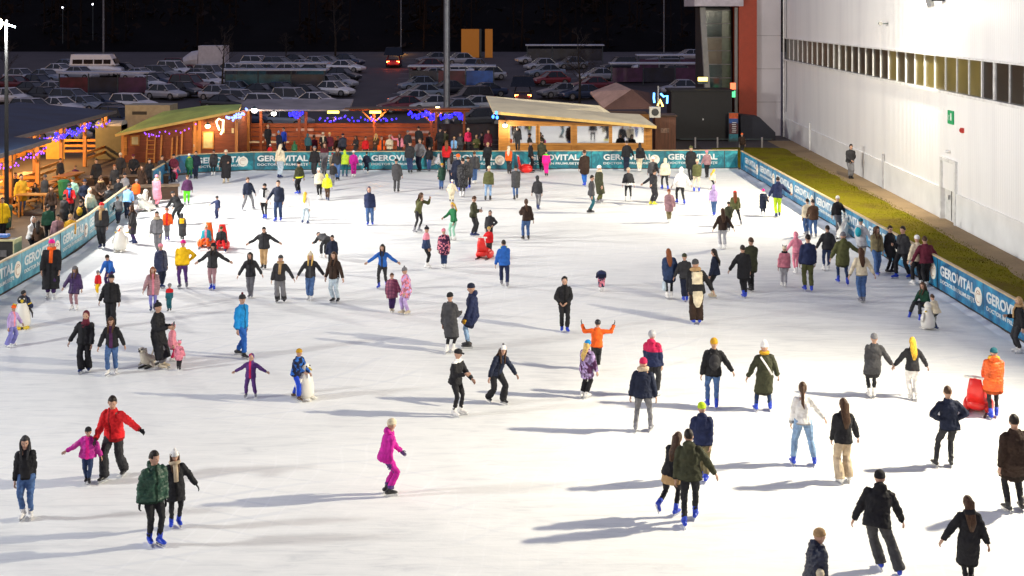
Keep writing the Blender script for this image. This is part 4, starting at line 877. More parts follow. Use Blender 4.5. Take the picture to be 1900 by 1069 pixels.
# snow scraped against the foot of the boards
def snow(pts, w):
    f, L = along(pts); mb = MB(); n = int(L / .25); vs = []
    for i in range(n + 1):
        p, t = f(L * i / n); nn = t.cross(Z3); h = .05 + .07 * max(0, noise.noise(V((p.x * .6, p.y * .6, 2)))) ; ww = w * (.6 + .6 * noise.noise(V((p.x * .4, p.y * .4, 9))))
        for a, z in ((.005, h), (ww * .3, h * .9), (ww * .65, h * .35), (ww, .0055)): vs.append(p + nn * a + Z3 * (z + random.uniform(-.008, .008) * (z > .01)))
    mb.add(vs, [(i * 4 + j, i * 4 + j + 1, i * 4 + j + 5, i * 4 + j + 4) for i in range(n) for j in range(3)]); return mb
mb = snow(RW, .5); o = mb.build('scraped_snow', SNOW, None, True); o['kind'] = 'stuff'; o['label'] = 'low ridge of scraped snow along the foot of the boards'
mb = MB(); 
for pts, w in ((LF, .35), (BW, .3)): q_ = snow(pts, w); mb.add(q_.v, q_.f)
o = mb.build('scraped_snow', SNOW, None, True); o['kind'] = 'stuff'; o['label'] = 'thin ridge of scraped snow along the terrace side and far boards'
# ---------------------------------------------------------------- white hall
def ribs():
    m, nt, b = _nt('white_cladding'); L = nt.links; tc = N(nt, 'ShaderNodeTexCoord'); w = N(nt, 'ShaderNodeTexWave', Scale=1.3, bands_direction='Y', wave_profile='SIN'); L.new(tc.outputs['Object'], w.inputs['Vector'])
    n = N(nt, 'ShaderNodeTexNoise', Scale=.5, Detail=6.0); mp = N(nt, 'ShaderNodeMapping'); mp.inputs['Scale'].default_value = (1, 1.5, .15); L.new(tc.outputs['Object'], mp.inputs['Vector']); L.new(mp.outputs[0], n.inputs['Vector'])
    r = ramp(nt, [(.3, (.76, .76, .77)), (.55, (.84, .84, .84))]); L.new(n.outputs['Fac'], r.inputs[0]); L.new(r.outputs[0], b.inputs['Base Color']); b.inputs['Roughness'].default_value = .5; bump(nt, b, w.outputs['Fac'], .35, .04); return m
CLAD = ribs(); TRIM = plain('white_trim', (.7, .7, .69), .5)
hall = empty('exhibition_hall', (wx(50), 50, 0)); tag(hall, 'tall white clad hall with a ribbon of narrow windows beside the lawn', 'building')
def hl(x, y, z): return V((x, y, z)) - hall.location
WD = V((.0232, 1, 0)).normalized(); WN = V((-1, .0232, 0)).normalized(); WM = Matrix((WD, WN, Z3)).transposed()
def wpt(Y, z, out=0.0): return V((wx(Y), Y, z)) + WN * out - hall.location
def wallbox(mb, Y0, Y1, z0, z1, o0, o1, mi=0):
    c = (wpt(Y0, z0, o0) + wpt(Y1, z1, o1)) / 2; mb.box(c, ((Y1 - Y0) * 1.0003, abs(o1 - o0), z1 - z0), mi, WM)
mb = MB(); wallbox(mb, 5, 98.2, 1.45, 6.0, -.6, 0); wallbox(mb, 5, 98.2, 7.62, 16, -.6, 0); wallbox(mb, 5, 98.2, 6.0, 7.62, -.6, -.25); mb.build('wall', CLAD, hall)
mb = MB(); wallbox(mb, 59.6, 98.2, -.3, 1.45, -.6, .06); wallbox(mb, 5, 57.4, -.3, 1.45, -.6, .06); mb.build('plinth', plain('plinth_render', (.74, .74, .73), .7, var=.08, scale=.8), hall)
mb = MB(); wallbox(mb, 5, 98.0, 5.9, 6.02, 0, .16); wallbox(mb, 5, 98.0, 7.6, 7.68, 0, .1); mb.build('window_sill', TRIM, hall)
gdark = plain('window_dark', (.022, .018, .012), .3, var=.3, scale=.6); gol = plain('window_lit_olive', (.13, .105, .03), .3, var=.25, scale=.6); gbr = plain('window_brown', (.05, .042, .022), .3, var=.3, scale=.6)  # olive panes have the dim light of the rooms painted into their colour
PT = 1.62
for i in range(42):
    Y1 = 98.0 - PT * i; Y0 = Y1 - PT; g = gdark if i in (13, 14, 15, 16, 17, 27, 28, 29) else gol if 18 <= i <= 26 and i not in (19, 20) else gbr
    mb = MB(); wallbox(mb, Y0 + .04, Y1 - .04, 6.04, 7.58, -.25, -.05); w_ = mb.build('window', g, hall)
    fm = MB(); wallbox(fm, Y0 - .034, Y0 + .034, 6.03, 7.6, -.24, .01)
    if i in (10, 27): wallbox(fm, Y0 + .06, Y0 + .16, 6.03, 7.6, -.045, .03); wallbox(fm, Y1 - .16, Y1 - .06, 6.03, 7.6, -.045, .03)
    fm.build('frame', TRIM, w_)
mb = MB(); wallbox(mb, 57.55, 59.45, 0, 2.75, -.3, -.1); d_ = mb.build('door', plain('door_white', (.66, .66, .65), .5), hall)
mb = MB(); wallbox(mb, 58.47, 58.53, .05, 2.7, -.1, -.08); mb.build('door_joint', plain('joint_dark', (.1, .1, .1), .6), d_)
mb = MB(); mb.box(wpt(58.7, 1.1, -.04), (.05, .09, .2), 0, WM); mb.build('handle', STEEL, d_)
mb = MB(); wallbox(mb, 57.38, 57.55, 0, 2.9, -.25, .12); wallbox(mb, 59.45, 59.62, 0, 2.9, -.25, .12); wallbox(mb, 57.55, 59.45, 2.75, 2.9, -.25, .12); mb.build('door_frame', TRIM, hall)
for Y in (98.0, 88.5, 69.5, 47.0):
    mb = MB(); mb.tube([wpt(Y, 0 if Y < 90 else 0, .1), wpt(Y, 1.9 if Y in (88.5, 69.5) else 15, .1)], [.06, .06], n=8); mb.build('downpipe', TRIM if Y > 80 else plain('pipe_grey', (.3, .3, .32), .5), hall)
mb = MB(); mb.tube([wpt(97.2, z, .05 + .03 * sin(z)) for z in (2, 4, 6, 9, 12)], [.02] * 5, n=6); mb.build('cable', POST, hall)
def wallthing(name, label, cat, Y, z): 
    o = empty(name, V((wx(Y), Y, z))); tag(o, label, cat); return o
es = wallthing('exit_sign', 'small green emergency exit sign on the white wall above the door', 'sign', 58.2, 4.85)
GRN = emit('exit_green', (.01, .30, .10), .35); mb = MB(); mb.box(WN * .04, (.75, .06, .62), 0, WM); mb.build('plate', GRN, es)
mb = MB(); mb.box(WN * .075 - WD * .12 + Z3 * .03, (.16, .006, .34), 0, WM); mb.bar(WN * .078 + WD * .05 + Z3 * .1, WN * .078 + WD * .2 - Z3 * .08, .05, .006); mb.bar(WN * .078 + WD * .2 + Z3 * .1, WN * .078 + WD * .12 - Z3 * .15, .05, .006); mb.build('pictogram', plain('sign_white', (.75, .8, .75), .5), es)
fa = wallthing('alarm_box', 'small red alarm box on the white wall', 'alarm', 56.6, 4.4); mb = MB(); mb.box(WN * .05, (.28, .1, .22), 0, WM); mb.tube([WN * .1, WN * .16], [.09, .07], n=10); mb.build('case', plain('alarm_red', (.5, .03, .02), .4), fa)
cc = wallthing('security_camera', 'small dark camera high on the white wall', 'camera', 68.9, 9.05); mb = MB(); mb.bar(V((0, 0, 0)), WN * .4, .06); mb.build('bracket', POST, cc); mb = MB(); mb.tube([WN * .4 + WD * .15, WN * .45 - WD * .25], [.09, .11], n=10); mb.build('housing', plain('cam_dark', (.05, .05, .05), .4), cc)
dl = wallthing('door_lamp', 'small white lamp over the hall door', 'lamp', 58.4, 3.25); mb = MB(); mb.ell(WN * .12, (.12, .12, .09)); mb.build('shade', TRIM, dl)
# flood lights on the hall
def flood(Y, z, watts, aim, label, glow=0, col=(1, .905, .70), spread=116):
    o = empty('flood_light', V((wx(Y), Y, z))); tag(o, label, 'flood light', 'flood lights on the white hall')
    mb = MB(); mb.bar((0, 0, .1), WN * .7 + Z3 * .1, .07); mb.build('bracket', POST, o)
    c = WN * .8; d = (V(aim) - (o.location + c)).normalized(); sd = d.cross(Z3).normalized(); u = sd.cross(d); M = Matrix((sd, d, u)).transposed()
    mb = MB(); mb.box(c - d * .1, (.75, .2, .5), 0, M); mb.build('housing', plain('lamp_housing', (.3, .3, .3), .5), o)
    mb = MB(); mb.ell(c + d * .0, (.34, .16, .22), M, 14, 8); mb.build('lens', emit('flood_warm', (1, .9, .76), 16), o, True)
    l = D.lights.new('flood', 'AREA'); l.shape = 'RECTANGLE'; l.size = .6; l.size_y = .4; l.energy = watts; l.color = col; l.spread = radians(spread)
    lo = D.objects.new('flood_lamp', l); link(lo, o); lo.matrix_local = Matrix.Translation(c + d * .24) @ d.to_track_quat('-Z', 'Y').to_matrix().to_4x4()
    if glow:
        l = D.lights.new('spill', 'POINT'); l.energy = glow; l.color = col; l.shadow_soft_size = .25; lo = D.objects.new('spill_lamp', l); link(lo, o); lo.location = c + d * .1 + WN * .35 - Z3 * .3
W1, W2 = 3600, 4500
flood(59.2, 10.13, W2, (-8, 76, 0), 'lit warm flood light high on the white wall above the window ribbon', 260, spread=164)
flood(28.5, 10.3, W1, (-13, 27, 0), 'lit warm flood light on the hall wall nearer the camera', 0)
# mast lights on the terrace side
def mast(x, y, z, watts, aim, label, col, head=None, spread=175, size=.6):
    o = empty('flood_mast', (x, y, 0)); tag(o, label, 'light mast', 'flood masts on the terrace side')
    mb = MB(); mb.tube([(0, 0, 0), (0, 0, z * .5), (0, 0, z + .2)], [.11, .09, .06], n=10); mb.build('pole', plain('mast_dark', (.006, .006, .007), .8, .0), o)
    d = (V(aim) - V((x, y, z))).normalized(); sd = d.cross(Z3).normalized(); u = sd.cross(d); M = Matrix((sd, d, u)).transposed()
    mb = MB(); mb.bar((0, 0, z), V((0, 0, z)) + d * .4, .08); mb.build('bracket', POST, o)
    c = V((0, 0, z)) + (head if head else d * .5); mb = MB(); mb.box(c - d * .1, (.8, .2, .55), 0, M); mb.build('housing', plain('lamp_housing', (.3, .3, .3), .5), o)
    mb = MB(); mb.ell(c + d * .0, (.38, .2, .27), M, 14, 8); mb.build('lens', emit('flood_cool', (1, .88, .62), 22), o, True)
    l = D.lights.new('flood', 'AREA'); l.shape = 'RECTANGLE'; l.size = size; l.size_y = size * .75; l.energy = watts; l.color = col; l.spread = radians(spread)
    lo = D.objects.new('flood_lamp', l); link(lo, o); lo.matrix_local = Matrix.Translation(c + d * .24) @ d.to_track_quat('-Z', 'Y').to_matrix().to_4x4()
mast(-22.55, 56.5, 9.15, 4600, (2, 64, 0), 'tall mast with a glowing flood light at the edge of the picture', (1, .99, .93), V((-.28, -.25, 0)), 165, 1.6)
mast(-36, 43, 13.5, 2300, (20, 60, 6), 'flood light mast on the terrace nearer the camera', (1, .96, .88), None, 75)
mast(-38, 20, 14.5, 5600, (-2, 26, 1), 'flood light mast at the near end of the terrace', (.98, 1, .97), None, 150, 2.4)
# ---------------------------------------------------------------- timber materials
def timber(name, c, axis='Z', sc=4.2, rough=.6):
    key = ('timber', name)
    if key in _mc: return _mc[key]
    m, nt, b = _nt(name); L = nt.links; tc = N(nt, 'ShaderNodeTexCoord'); mp = N(nt, 'ShaderNodeMapping'); mp.inputs['Scale'].default_value = (.6, .6, 6) if axis == 'Z' else (6, 6, .5)
    L.new(tc.outputs['Object'], mp.inputs['Vector']); n = N(nt, 'ShaderNodeTexNoise', Scale=1.5, Detail=6.0, Roughness=.65); L.new(mp.outputs[0], n.inputs['Vector'])
    w = N(nt, 'ShaderNodeTexWave', Scale=sc / 2, bands_direction=axis, wave_profile='SAW'); L.new(tc.outputs['Object'], w.inputs['Vector'])
    r = ramp(nt, [(.3, mul(c, .6)), (.7, mul(c, 1.35))]); L.new(n.outputs['Fac'], r.inputs[0]); L.new(r.outputs[0], b.inputs['Base Color']); b.inputs['Roughness'].default_value = rough; bump(nt, b, w.outputs['Fac'], .6, .03)
    _mc[key] = m; return m
WO = timber('orange_timber', (.48, .19, .03)); WD_ = timber('red_brown_timber', (.27, .06, .014)); WDK = timber('dark_timber', (.06, .03, .016)); WH = timber('honey_timber', (.34, .15, .03)); WV = timber('upright_timber', (.11, .04, .02), 'X')
WP = timber('post_timber', (.38, .16, .04), 'X')
def pt_light(o, loc, w, col, r=.12):
    l = D.lights.new('bulb', 'POINT'); l.energy = w; l.color = col; l.shadow_soft_size = r; lo = D.objects.new('bulb_light', l); link(lo, o); lo.location = loc
WARM = (1, .56, .2)
def lamp(loc, w, label, col=WARM, r=.16, ec=(1, .75, .4), es=12):
    o = empty('lantern', loc); tag(o, label, 'lamp', 'lamps on the terrace buildings'); mb = MB(); mb.ell((0, 0, 0), (r, r, r * .8), None, 12, 8); mb.build('bulb', emit('bulb_%d%d' % (ec[2] * 100, es), ec, es), o, True)
    mb = MB(); mb.tube([(0, 0, r * .6), (0, 0, r * 1.0), (0, 0, r * 1.5)], [r * .9, r * .6, .03], n=10); mb.build('cap', POST, o); 
    if w: pt_light(o, V((0, -.3, -r * 1.6)), w, col)
def string(pts, label, col, n, es=7, r=.05, sag=.12):
    mb = MB(); pts = [V(p) for p in pts]; o = empty('light_string', pts[0]); tag(o, label, 'string lights', 'coloured string lights'); wire = MB()
    f = []; bl = []; mb.ell((0, 0, 0), (r, r, r * 1.3), None, 6, 4)
    for a, b in zip(pts, pts[1:]):
        q = [a + (b - a) * (i / 8) - Z3 * (sag * (1 - (2 * i / 8 - 1) ** 2)) - pts[0] for i in range(9)]; wire.tube(q, [.012] * 9, n=4); f += q
    for i in range(n):
        t = (i + .5) / n * (len(f) - 1.001); k_ = int(t); p = f[k_].lerp(f[k_ + 1], t - k_) + V((random.uniform(-.1, .1), random.uniform(-.1, .1), random.uniform(-.28, .02))); bl.append(p)
    wire.build('wire', POST, o); me = mb.mesh('bulb', [emit('bulbs_%d_%d' % (col[0] * 100, col[2] * 100), col, es)])
    for p in bl: q = D.objects.new('bulb', me); link(q, o); q.location = p
BLU, VIO = (.02, .015, 1.0), (.13, .05, 1.0)
# ---------------------------------------------------------------- green roofed cabin (left)
def cabin():
    Y = 81.5; A = atY(226, 0, Y); A.z = 0; B = atY(441, 0, Y); B.z = 0; t = (B - A).normalized(); n = t.cross(Z3); L = (B - A).length; o = empty('green_roof_cabin', A); tag(o, 'wooden cabin with a green sloping roof and a ladder against its wall', 'cabin'); M = Matrix((t, -n, Z3)).transposed()
    def q(a, out, z): return t * a + n * out + Z3 * z
    def bxx(mb, a0, a1, o0, o1, z0, z1, mi=0): mb.box(q((a0 + a1) / 2, (o0 + o1) / 2, (z0 + z1) / 2), (a1 - a0, abs(o1 - o0), z1 - z0), mi, M)
    def ez(a): return 1.78 + 1.42 * a / L
    mb = MB(); mb.add([q(0, 0, -.1), q(L, 0, -.1), q(L, 0, ez(L)), q(0, 0, ez(0)), q(0, -4.4, -.1), q(L, -4.4, -.1), q(L, -4.4, ez(L)), q(0, -4.4, ez(0))], [(0, 1, 2, 3), (7, 6, 5, 4), (0, 4, 5, 1), (1, 5, 6, 2), (2, 6, 7, 3), (3, 7, 4, 0)]); mb.build('wall', timber('cabin_boards', (.17, .045, .02), 'Z', 5), o)
    mb = MB()
    for a in (-.02, L * .62, L * .66, L - .16): bxx(mb, a, a + .18, 0, .07, -.1, ez(a) - .02)
    mb.build('corner_post', WP, o)
    P0 = [atY(214, 249, Y - .7), atY(442, 204, Y - .7), atY(447, 193.5, Y + 4.2), atY(380, 196, Y + 4.4), atY(303, 207, Y + 4.4)]
    mb = MB(); mb.poly([p - A for p in P0], .12); r = mb.build('roof', asphalt('green_roof_felt', (.33, .43, .10), .9, 2), o)
    mb = MB(); mb.bar(P0[0] - A - V((0, .03, .08)), P0[1] - A - V((0, .03, .08)), .06, .16); mb.bar(P0[1] - A + V((.03, 0, -.07)), P0[2] - A + V((.03, 0, -.07)), .05, .16); mb.build('fascia', plain('fascia_yellow', (.5, .36, .1), .6), r)
    def X(px): return (px - 226) * Y / FPX
    def zz(py): return CH - (py - HY) * Y / FPX
    for x0, x1, y0, y1, nm in ((225, 236, 254, 288, 'shutter'), (245, 257, 254, 268, 'window'), (378, 395, 246, 274, 'window')):
        a0, a1, z0, z1 = X(x0), X(x1), zz(y1), zz(y0); mb = MB(); bxx(mb, a0, a1, .02, .06, z0, z1); w = mb.build(nm, plain('pane_cream', (.4, .38, .2), .3, var=.3, scale=2) if nm == 'window' else WH, o)
        if nm == 'window': mb = MB(); [bxx(mb, *z) for z in ((a0 - .08, a0, .02, .09, z0 - .08, z1 + .08), (a1, a1 + .08, .02, .09, z0 - .08, z1 + .08), (a0, a1, .02, .09, z1, z1 + .08), (a0, a1, .02, .09, z0 - .08, z0))]; mb.build('frame', WH, w)
    mb = MB(); bxx(mb, X(358), X(370), .02, .06, .05, zz(242)); d = mb.build('door', WH, o); mb = MB(); bxx(mb, X(360), X(361), .06, .12, 1.0, 1.15); mb.build('handle', STEEL, d)
    mb = MB()
    for px, py in ((404, 232), (413, 238), (430, 238)): bxx(mb, X(px), X(px) + .14, .02, .05, zz(py + 9), zz(py))
    mb.build('notice', plain('notice_cream', (.5, .42, .22), .6), o)
    mb = MB(); pth = [(416, 222), (410, 219), (405, 224), (407, 232), (411, 240)]; mb.tube([q(X(x), .55, zz(y)) for x, y in pth], [.05] * 5, n=6); mb.tube([q(X(x), .55, zz(y)) for x, y in ((418, 221), (417, 240), (413, 248))], [.06] * 3, n=6)
    s = mb.build('light_ornament', emit('orn_white', (1, .88, .6), 4)); s.location = A; tag(s, 'curled white light ornament at the cabin gable', 'ornament')
    lo = empty('ladder', A + q(X(275), .45, 0)); tag(lo, 'wooden ladder leaning on the green roofed cabin', 'ladder'); mb = MB()
    for dx in (0, .5): mb.bar(t * dx, t * dx - n * .35 + Z3 * 1.85, .07)
    mb.build('rail', WH, lo); mb = MB()
    for i in range(6): mb.bar(-n * (.33 * (i + .6) / 6.3) + Z3 * (.3 + .28 * i), t * .5 - n * (.33 * (i + .6) / 6.3) + Z3 * (.3 + .28 * i), .05)
    mb.build('rung', WH, lo)
    for px, h, lb in ((301, 1.75, 'thin wooden pole leaning on the cabin just beside the ladder'), (321, 1.6, 'shorter thin pole leaning against the cabin'), (330, 1.7, 'dull thin pole between two others on the cabin wall'), (339, 2.0, 'bright orange pole leaning against the cabin')):
        mb = MB(); mb.bar((0, 0, 0), -n * .3 + Z3 * h, .09); b = mb.build('wooden_pole', WP if px == 339 else WH); b.location = A + q(X(px), .4, 0); tag(b, lb, 'pole', 'poles leaning on the cabin')
    lamp(A + q(X(389), .5, zz(233)), 120, 'glowing orange lantern under the eave above the cabin window', r=.17)
    string([A + q(L - .5, .75, 3.0), A + q(L + .1, .7, 3.2), A + q(L + .25, -1.6, 3.4)], 'blue and white lights along the cabin gable edge', (.2, .3, 1), 20, 3, .07)
    string([A + q(X(270), .6, ez(X(270)) - .1), A + q(X(300), .6, ez(X(300)) - .25), A + q(X(372), .6, ez(X(372)) - .1)], 'sparse violet lights under the green roof eave', (.25, .06, .8), 16, 2.5, .045)
cabin()
def simple(name, label, cat, mb, mat, loc=(0, 0, 0)):
    o = mb.build(name, mat); o.location = loc; tag(o, label, cat); return o
# ---------------------------------------------------------------- pergolas (left terrace)
def pergola(c, label, x0, x1, y0, y1, zf, zb, roofm, ny, nlamp, skew):
    o = empty('pergola', (x0, y0, 0)); tag(o, label, 'pergola', 'timber pergolas on the terrace'); 
    def q(a, b, z): return V((a - x0 + skew * (b - y0), b - y0, z))          # a = metres back from the front edge is negative x
    W = x0 - x1
    for i in range(ny):
        b = y0 + (y1 - y0) * i / (ny - 1)
        for a in (0.0, -W):
            mb = MB(); mb.bar(q(x0 + a, b, 0), q(x0 + a, b, zf - .15 if a == 0 else zb - .15), .2); p = mb.build('post', WP, o)
            mb = MB()
            for sg in (-1, 1):
                if y0 - .1 < b + sg * .9 < y1 + .1: mb.bar(q(x0 + a, b, 1.9), q(x0 + a, b + sg * .8, zf - .3 if a == 0 else zb - .3), .1)
            if mb.v: mb.build('brace', WP, p)
    mb = MB(); mb.bar(q(x0, y0 - .3, zf - .12), q(x0, y1 + .3, zf - .12), .16, .2); mb.bar(q(x1, y0 - .3, zb - .12), q(x1, y1 + .3, zb - .12), .16, .2); mb.build('beam', WP, o)
    mb = MB()
    for i in range(ny * 2 - 1): b = y0 + (y1 - y0) * i / (ny * 2 - 2); mb.bar(q(x0 + .2, b, zf - .02), q(x1 - .2, b, zb - .02), .1, .14)
    mb.build('rafter', WP, o)
    mb = MB(); e = .5; mb.add([q(x0 + e, y0 - e, zf + .1), q(x0 + e, y1 + e, zf + .1), q(x1 - e, y1 + e, zb + .1), q(x1 - e, y0 - e, zb + .1)] + [q(x0 + e, y0 - e, zf + .05), q(x0 + e, y1 + e, zf + .05), q(x1 - e, y1 + e, zb + .05), q(x1 - e, y0 - e, zb + .05)], [(0, 1, 2, 3), (7, 6, 5, 4), (0, 4, 5, 1), (1, 5, 6, 2), (2, 6, 7, 3), (3, 7, 4, 0)])
    r = mb.build('roof', roofm, o); mb = MB(); mb.bar(q(x0 + e + .03, y0 - e, zf + .04), q(x0 + e + .03, y1 + e, zf + .04), .06, .2); mb.build('fascia', plain('fascia_grey', (.12, .11, .12), .6), r)
    # boarded back and end rails
    mb = MB()
    for z in (.35, .7, 1.05, 1.4, 1.75): mb.bar(q(x1 + .1, y0, z), q(x1 + .1, y1, z), .05, .26)
    mb.build('back_boards', WO, o); mb = MB()
    for z in (.5, .85, 1.2): mb.bar(q(x0 - .1, y1, z), q(x1, y1, z), .05, .16)
    mb.build('end_rail', WO, o); mb = MB()
    for z in (.45, .8):
        for i in range(ny - 1):
            if i % 2 == (ny % 2): mb.bar(q(x0, y0 + (y1 - y0) * i / (ny - 1), z), q(x0, y0 + (y1 - y0) * (i + 1) / (ny - 1), z), .05, .16)
    mb.build('front_rail', WO, o)
    for i in range(nlamp):
        b = y0 + (y1 - y0) * (i + .5) / nlamp; pt_light(o, q(x0 - W * .5, b, zf - .55), 1000, WARM, .15)
        mb = MB(); mb.ell(q(x0 - W * .5, b, zf - .3), (.12, .12, .1), None, 10, 6); mb.build('bulb', emit('bulb_warm', (1, .62, .25), 12), o)
    return o
NAVY = plain('navy_canvas', (.010, .030, .075), .65, var=.35, scale=.5)
pergola(0, 'timber pergola with a dark navy roof, the one next to the green roofed cabin', -26.6, -32.0, 66.5, 83.5, 3.0, 3.6, NAVY, 5, 4, -.01)
pergola(0, 'timber pergola with a dark navy roof, the lower one at the picture edge', -24.0, -29.5, 53.5, 65.0, 3.0, 3.4, NAVY, 4, 3, -.03)
string([(-26.2, 66.5, 2.75), (-26.2, 70.5, 2.75), (-26.3, 75, 2.75), (-26.4, 79, 2.75), (-26.4, 83.5, 2.75)], 'blue violet string lights along the front of the upper navy roof', VIO, 58, 1.5, .048, .2)
string([(-26.3, 72.5, 2.7), (-26.4, 79, 2.7)], 'cluster of deep blue lights between the pergola posts', BLU, 26, 3.5, .07, .2)
string([(-23.4, 53.5, 2.8), (-23.5, 58, 2.8), (-23.6, 62, 2.8), (-23.9, 65, 2.8)], 'violet string lights along the front of the lower navy roof', (.3, .07, 1.0), 40, 2, .04, .15)
lamp((-26.3, 66.6, 2.45), 0, 'small white lantern hanging under the upper navy roof', ec=(1, .95, .9), r=.13, es=10)
def picnic(x, y, rz, label, L=2.2):
    o = empty('picnic_table', (x, y, 0), rz); tag(o, label, 'table', 'timber tables and benches under the pergolas'); mb = MB(); mb.box((0, 0, .76), (L, .8, .06)); mb.build('tabletop', WO, o)
    for s in (-1, 1):
        mb = MB(); mb.box((0, s * .75, .45), (L, .3, .05)); mb.build('bench', WO, o); mb = MB(); mb.bar((s * L * .38, -.75, 0), (s * L * .38, .3, .74), .09); mb.bar((s * L * .38, .75, 0), (s * L * .38, -.3, .74), .09); mb.bar((s * L * .38, -.85, .38), (s * L * .38, .85, .38), .08); mb.build('leg', WO, o)
for i, (px, py, lb) in enumerate(((20, 392, 'orange lit picnic table under the lower navy roof near the seated tan jumper'), (72, 372, 'orange lit picnic table by the seated person with long black hair'), (128, 350, 'orange lit picnic table beside the plum jacket in the upper pergola'), (40, 350, 'orange lit picnic table at the back of the upper pergola'))):
    p = at(px, py); picnic(p.x, p.y, 1.45, lb)
p = at(62, 402); mb = MB(); mb.box((0, 0, 1.05), (1.5, .6, .06)); [mb.bar((sx * .6, sy * .22, 0), (sx * .6, sy * .22, 1.03), .08) for sx in (-1, 1) for sy in (-1, 1)]; simple('high_table', 'tall timber table beside the mustard yellow coat', 'table', mb, WH, p)
mb = MB(); mb.box((0, 0, .75), (1.1, .06, 1.3)); simple('yellow_board', 'plain yellow lit board at the back of the pergola', 'board', mb, plain('board_yellow', (.5, .28, .03), .6), (-27.4, 76, .75))
def bin_(px, py, col, label, h=.95):
    p = at(px, py); o = empty('litter_bin', p); tag(o, label, 'bin'); m = plain('bin_' + col, PAL[col], .5); mb = MB(); mb.tube([(0, 0, .06), (0, 0, .1), (0, 0, h)], [.2, .22, .29], n=14); mb.build('body', m, o); mb = MB(); mb.tube([(0, 0, h), (0, 0, h + .05), (0, 0, h + .12)], [.31, .31, .22], n=14); mb.build('lid', m, o)
bin_(11, 425, 'dgreen', 'dark green litter bin in front of the lower pergola'); bin_(118, 372, 'green', 'green litter bin by the pergola post')
# dark counter at the near terrace edge, blue plank on it
o = empty('dark_counter', (-18.95, 48.6, 0)); tag(o, 'black counter with a pale trim edge behind the near barrier', 'counter'); mb = MB(); mb.box((-1.6, 0, .5), (3.1, .7, .96)); mb.build('body', plain('counter_black', (.02, .02, .02), .5, var=.3), o)
mb = MB(); mb.box((-1.6, -.36, 1.0), (3.2, .05, .07)); mb.box((-.03, 0, .52), (.05, .76, 1.0)); mb.build('trim', plain('trim_cream', (.6, .55, .3), .5), o)
mb = MB(); mb.box((-1.6, -.36, .5), (2.6, .02, .25)); mb.build('notice', plain('notice_grey', (.12, .11, .11), .6, var=.6, scale=4), o)
mb = MB(); mb.box((0, 0, .05), (2.0, .35, .1)); simple('blue_plank', 'blue board lying on the black counter', 'board', mb, plain('blue_board', (.05, .16, .5), .5), (-20.4, 48.8, 1.035))
# low dark planter / steps by the rink entrance
def lowbox(x, y, L, W, h, rz, label, m=WDK):
    o = empty('timber_bench', (x, y, 0), rz); tag(o, label, 'bench', 'low dark timber benches by the entrance'); mb = MB(); mb.box((0, 0, h - .04), (L, W, .08)); mb.build('seat', plain('bench_edge', (.16, .11, .07), .7, var=.4), o); mb = MB(); mb.box((0, 0, (h - .08) / 2), (L - .15, W - .12, h - .08)); mb.build('base', m, o)
p = at(240, 372); lowbox(p.x, p.y, 5.0, .7, .75, .25, 'long dark timber bench between the pergola and the rink entrance'); p = at(236, 345); lowbox(p.x, p.y, 4.6, .6, .6, .25, 'shorter dark timber bench behind the long one')
mb = MB(); mb.box((0, 0, .6), (.08, .9, 1.2)); simple('gate_post', 'grey end board of the barrier at the rink entrance', 'board', mb, plain('grey_board', (.2, .2, .2), .6), at(288, 378))
o = empty('storage_box', atY(207, 290, 84)); o.location.z = 0; tag(o, 'olive storage box with a curved lid between pergola and cabin', 'box'); mb = MB(); mb.box((0, 0, 1.1), (1.7, 1.4, 2.2)); mb.build('body', plain('olive_box', (.085, .08, .045), .6), o); mb = MB(); mb.tube([(-.85, 0, 2.2), (.85, 0, 2.2)], [(.72, .3)] * 2, side=(0, 1, 0), n=16); mb.build('lid', plain('pale_lid', (.4, .4, .38), .5), o)
mb = MB(); mb.box((0, 0, 1.3), (3.4, 2.2, 2.6)); mb.box((-.6, -1.115, 2.0), (1.1, .03, .25), 1); simple('beige_container', 'beige metal container behind the green roof', 'container', mb, [plain('container_beige', (.34, .3, .2), .6), plain('slot_dark', (.02, .02, .02), .6)], V((-27.6, 97, 0)))
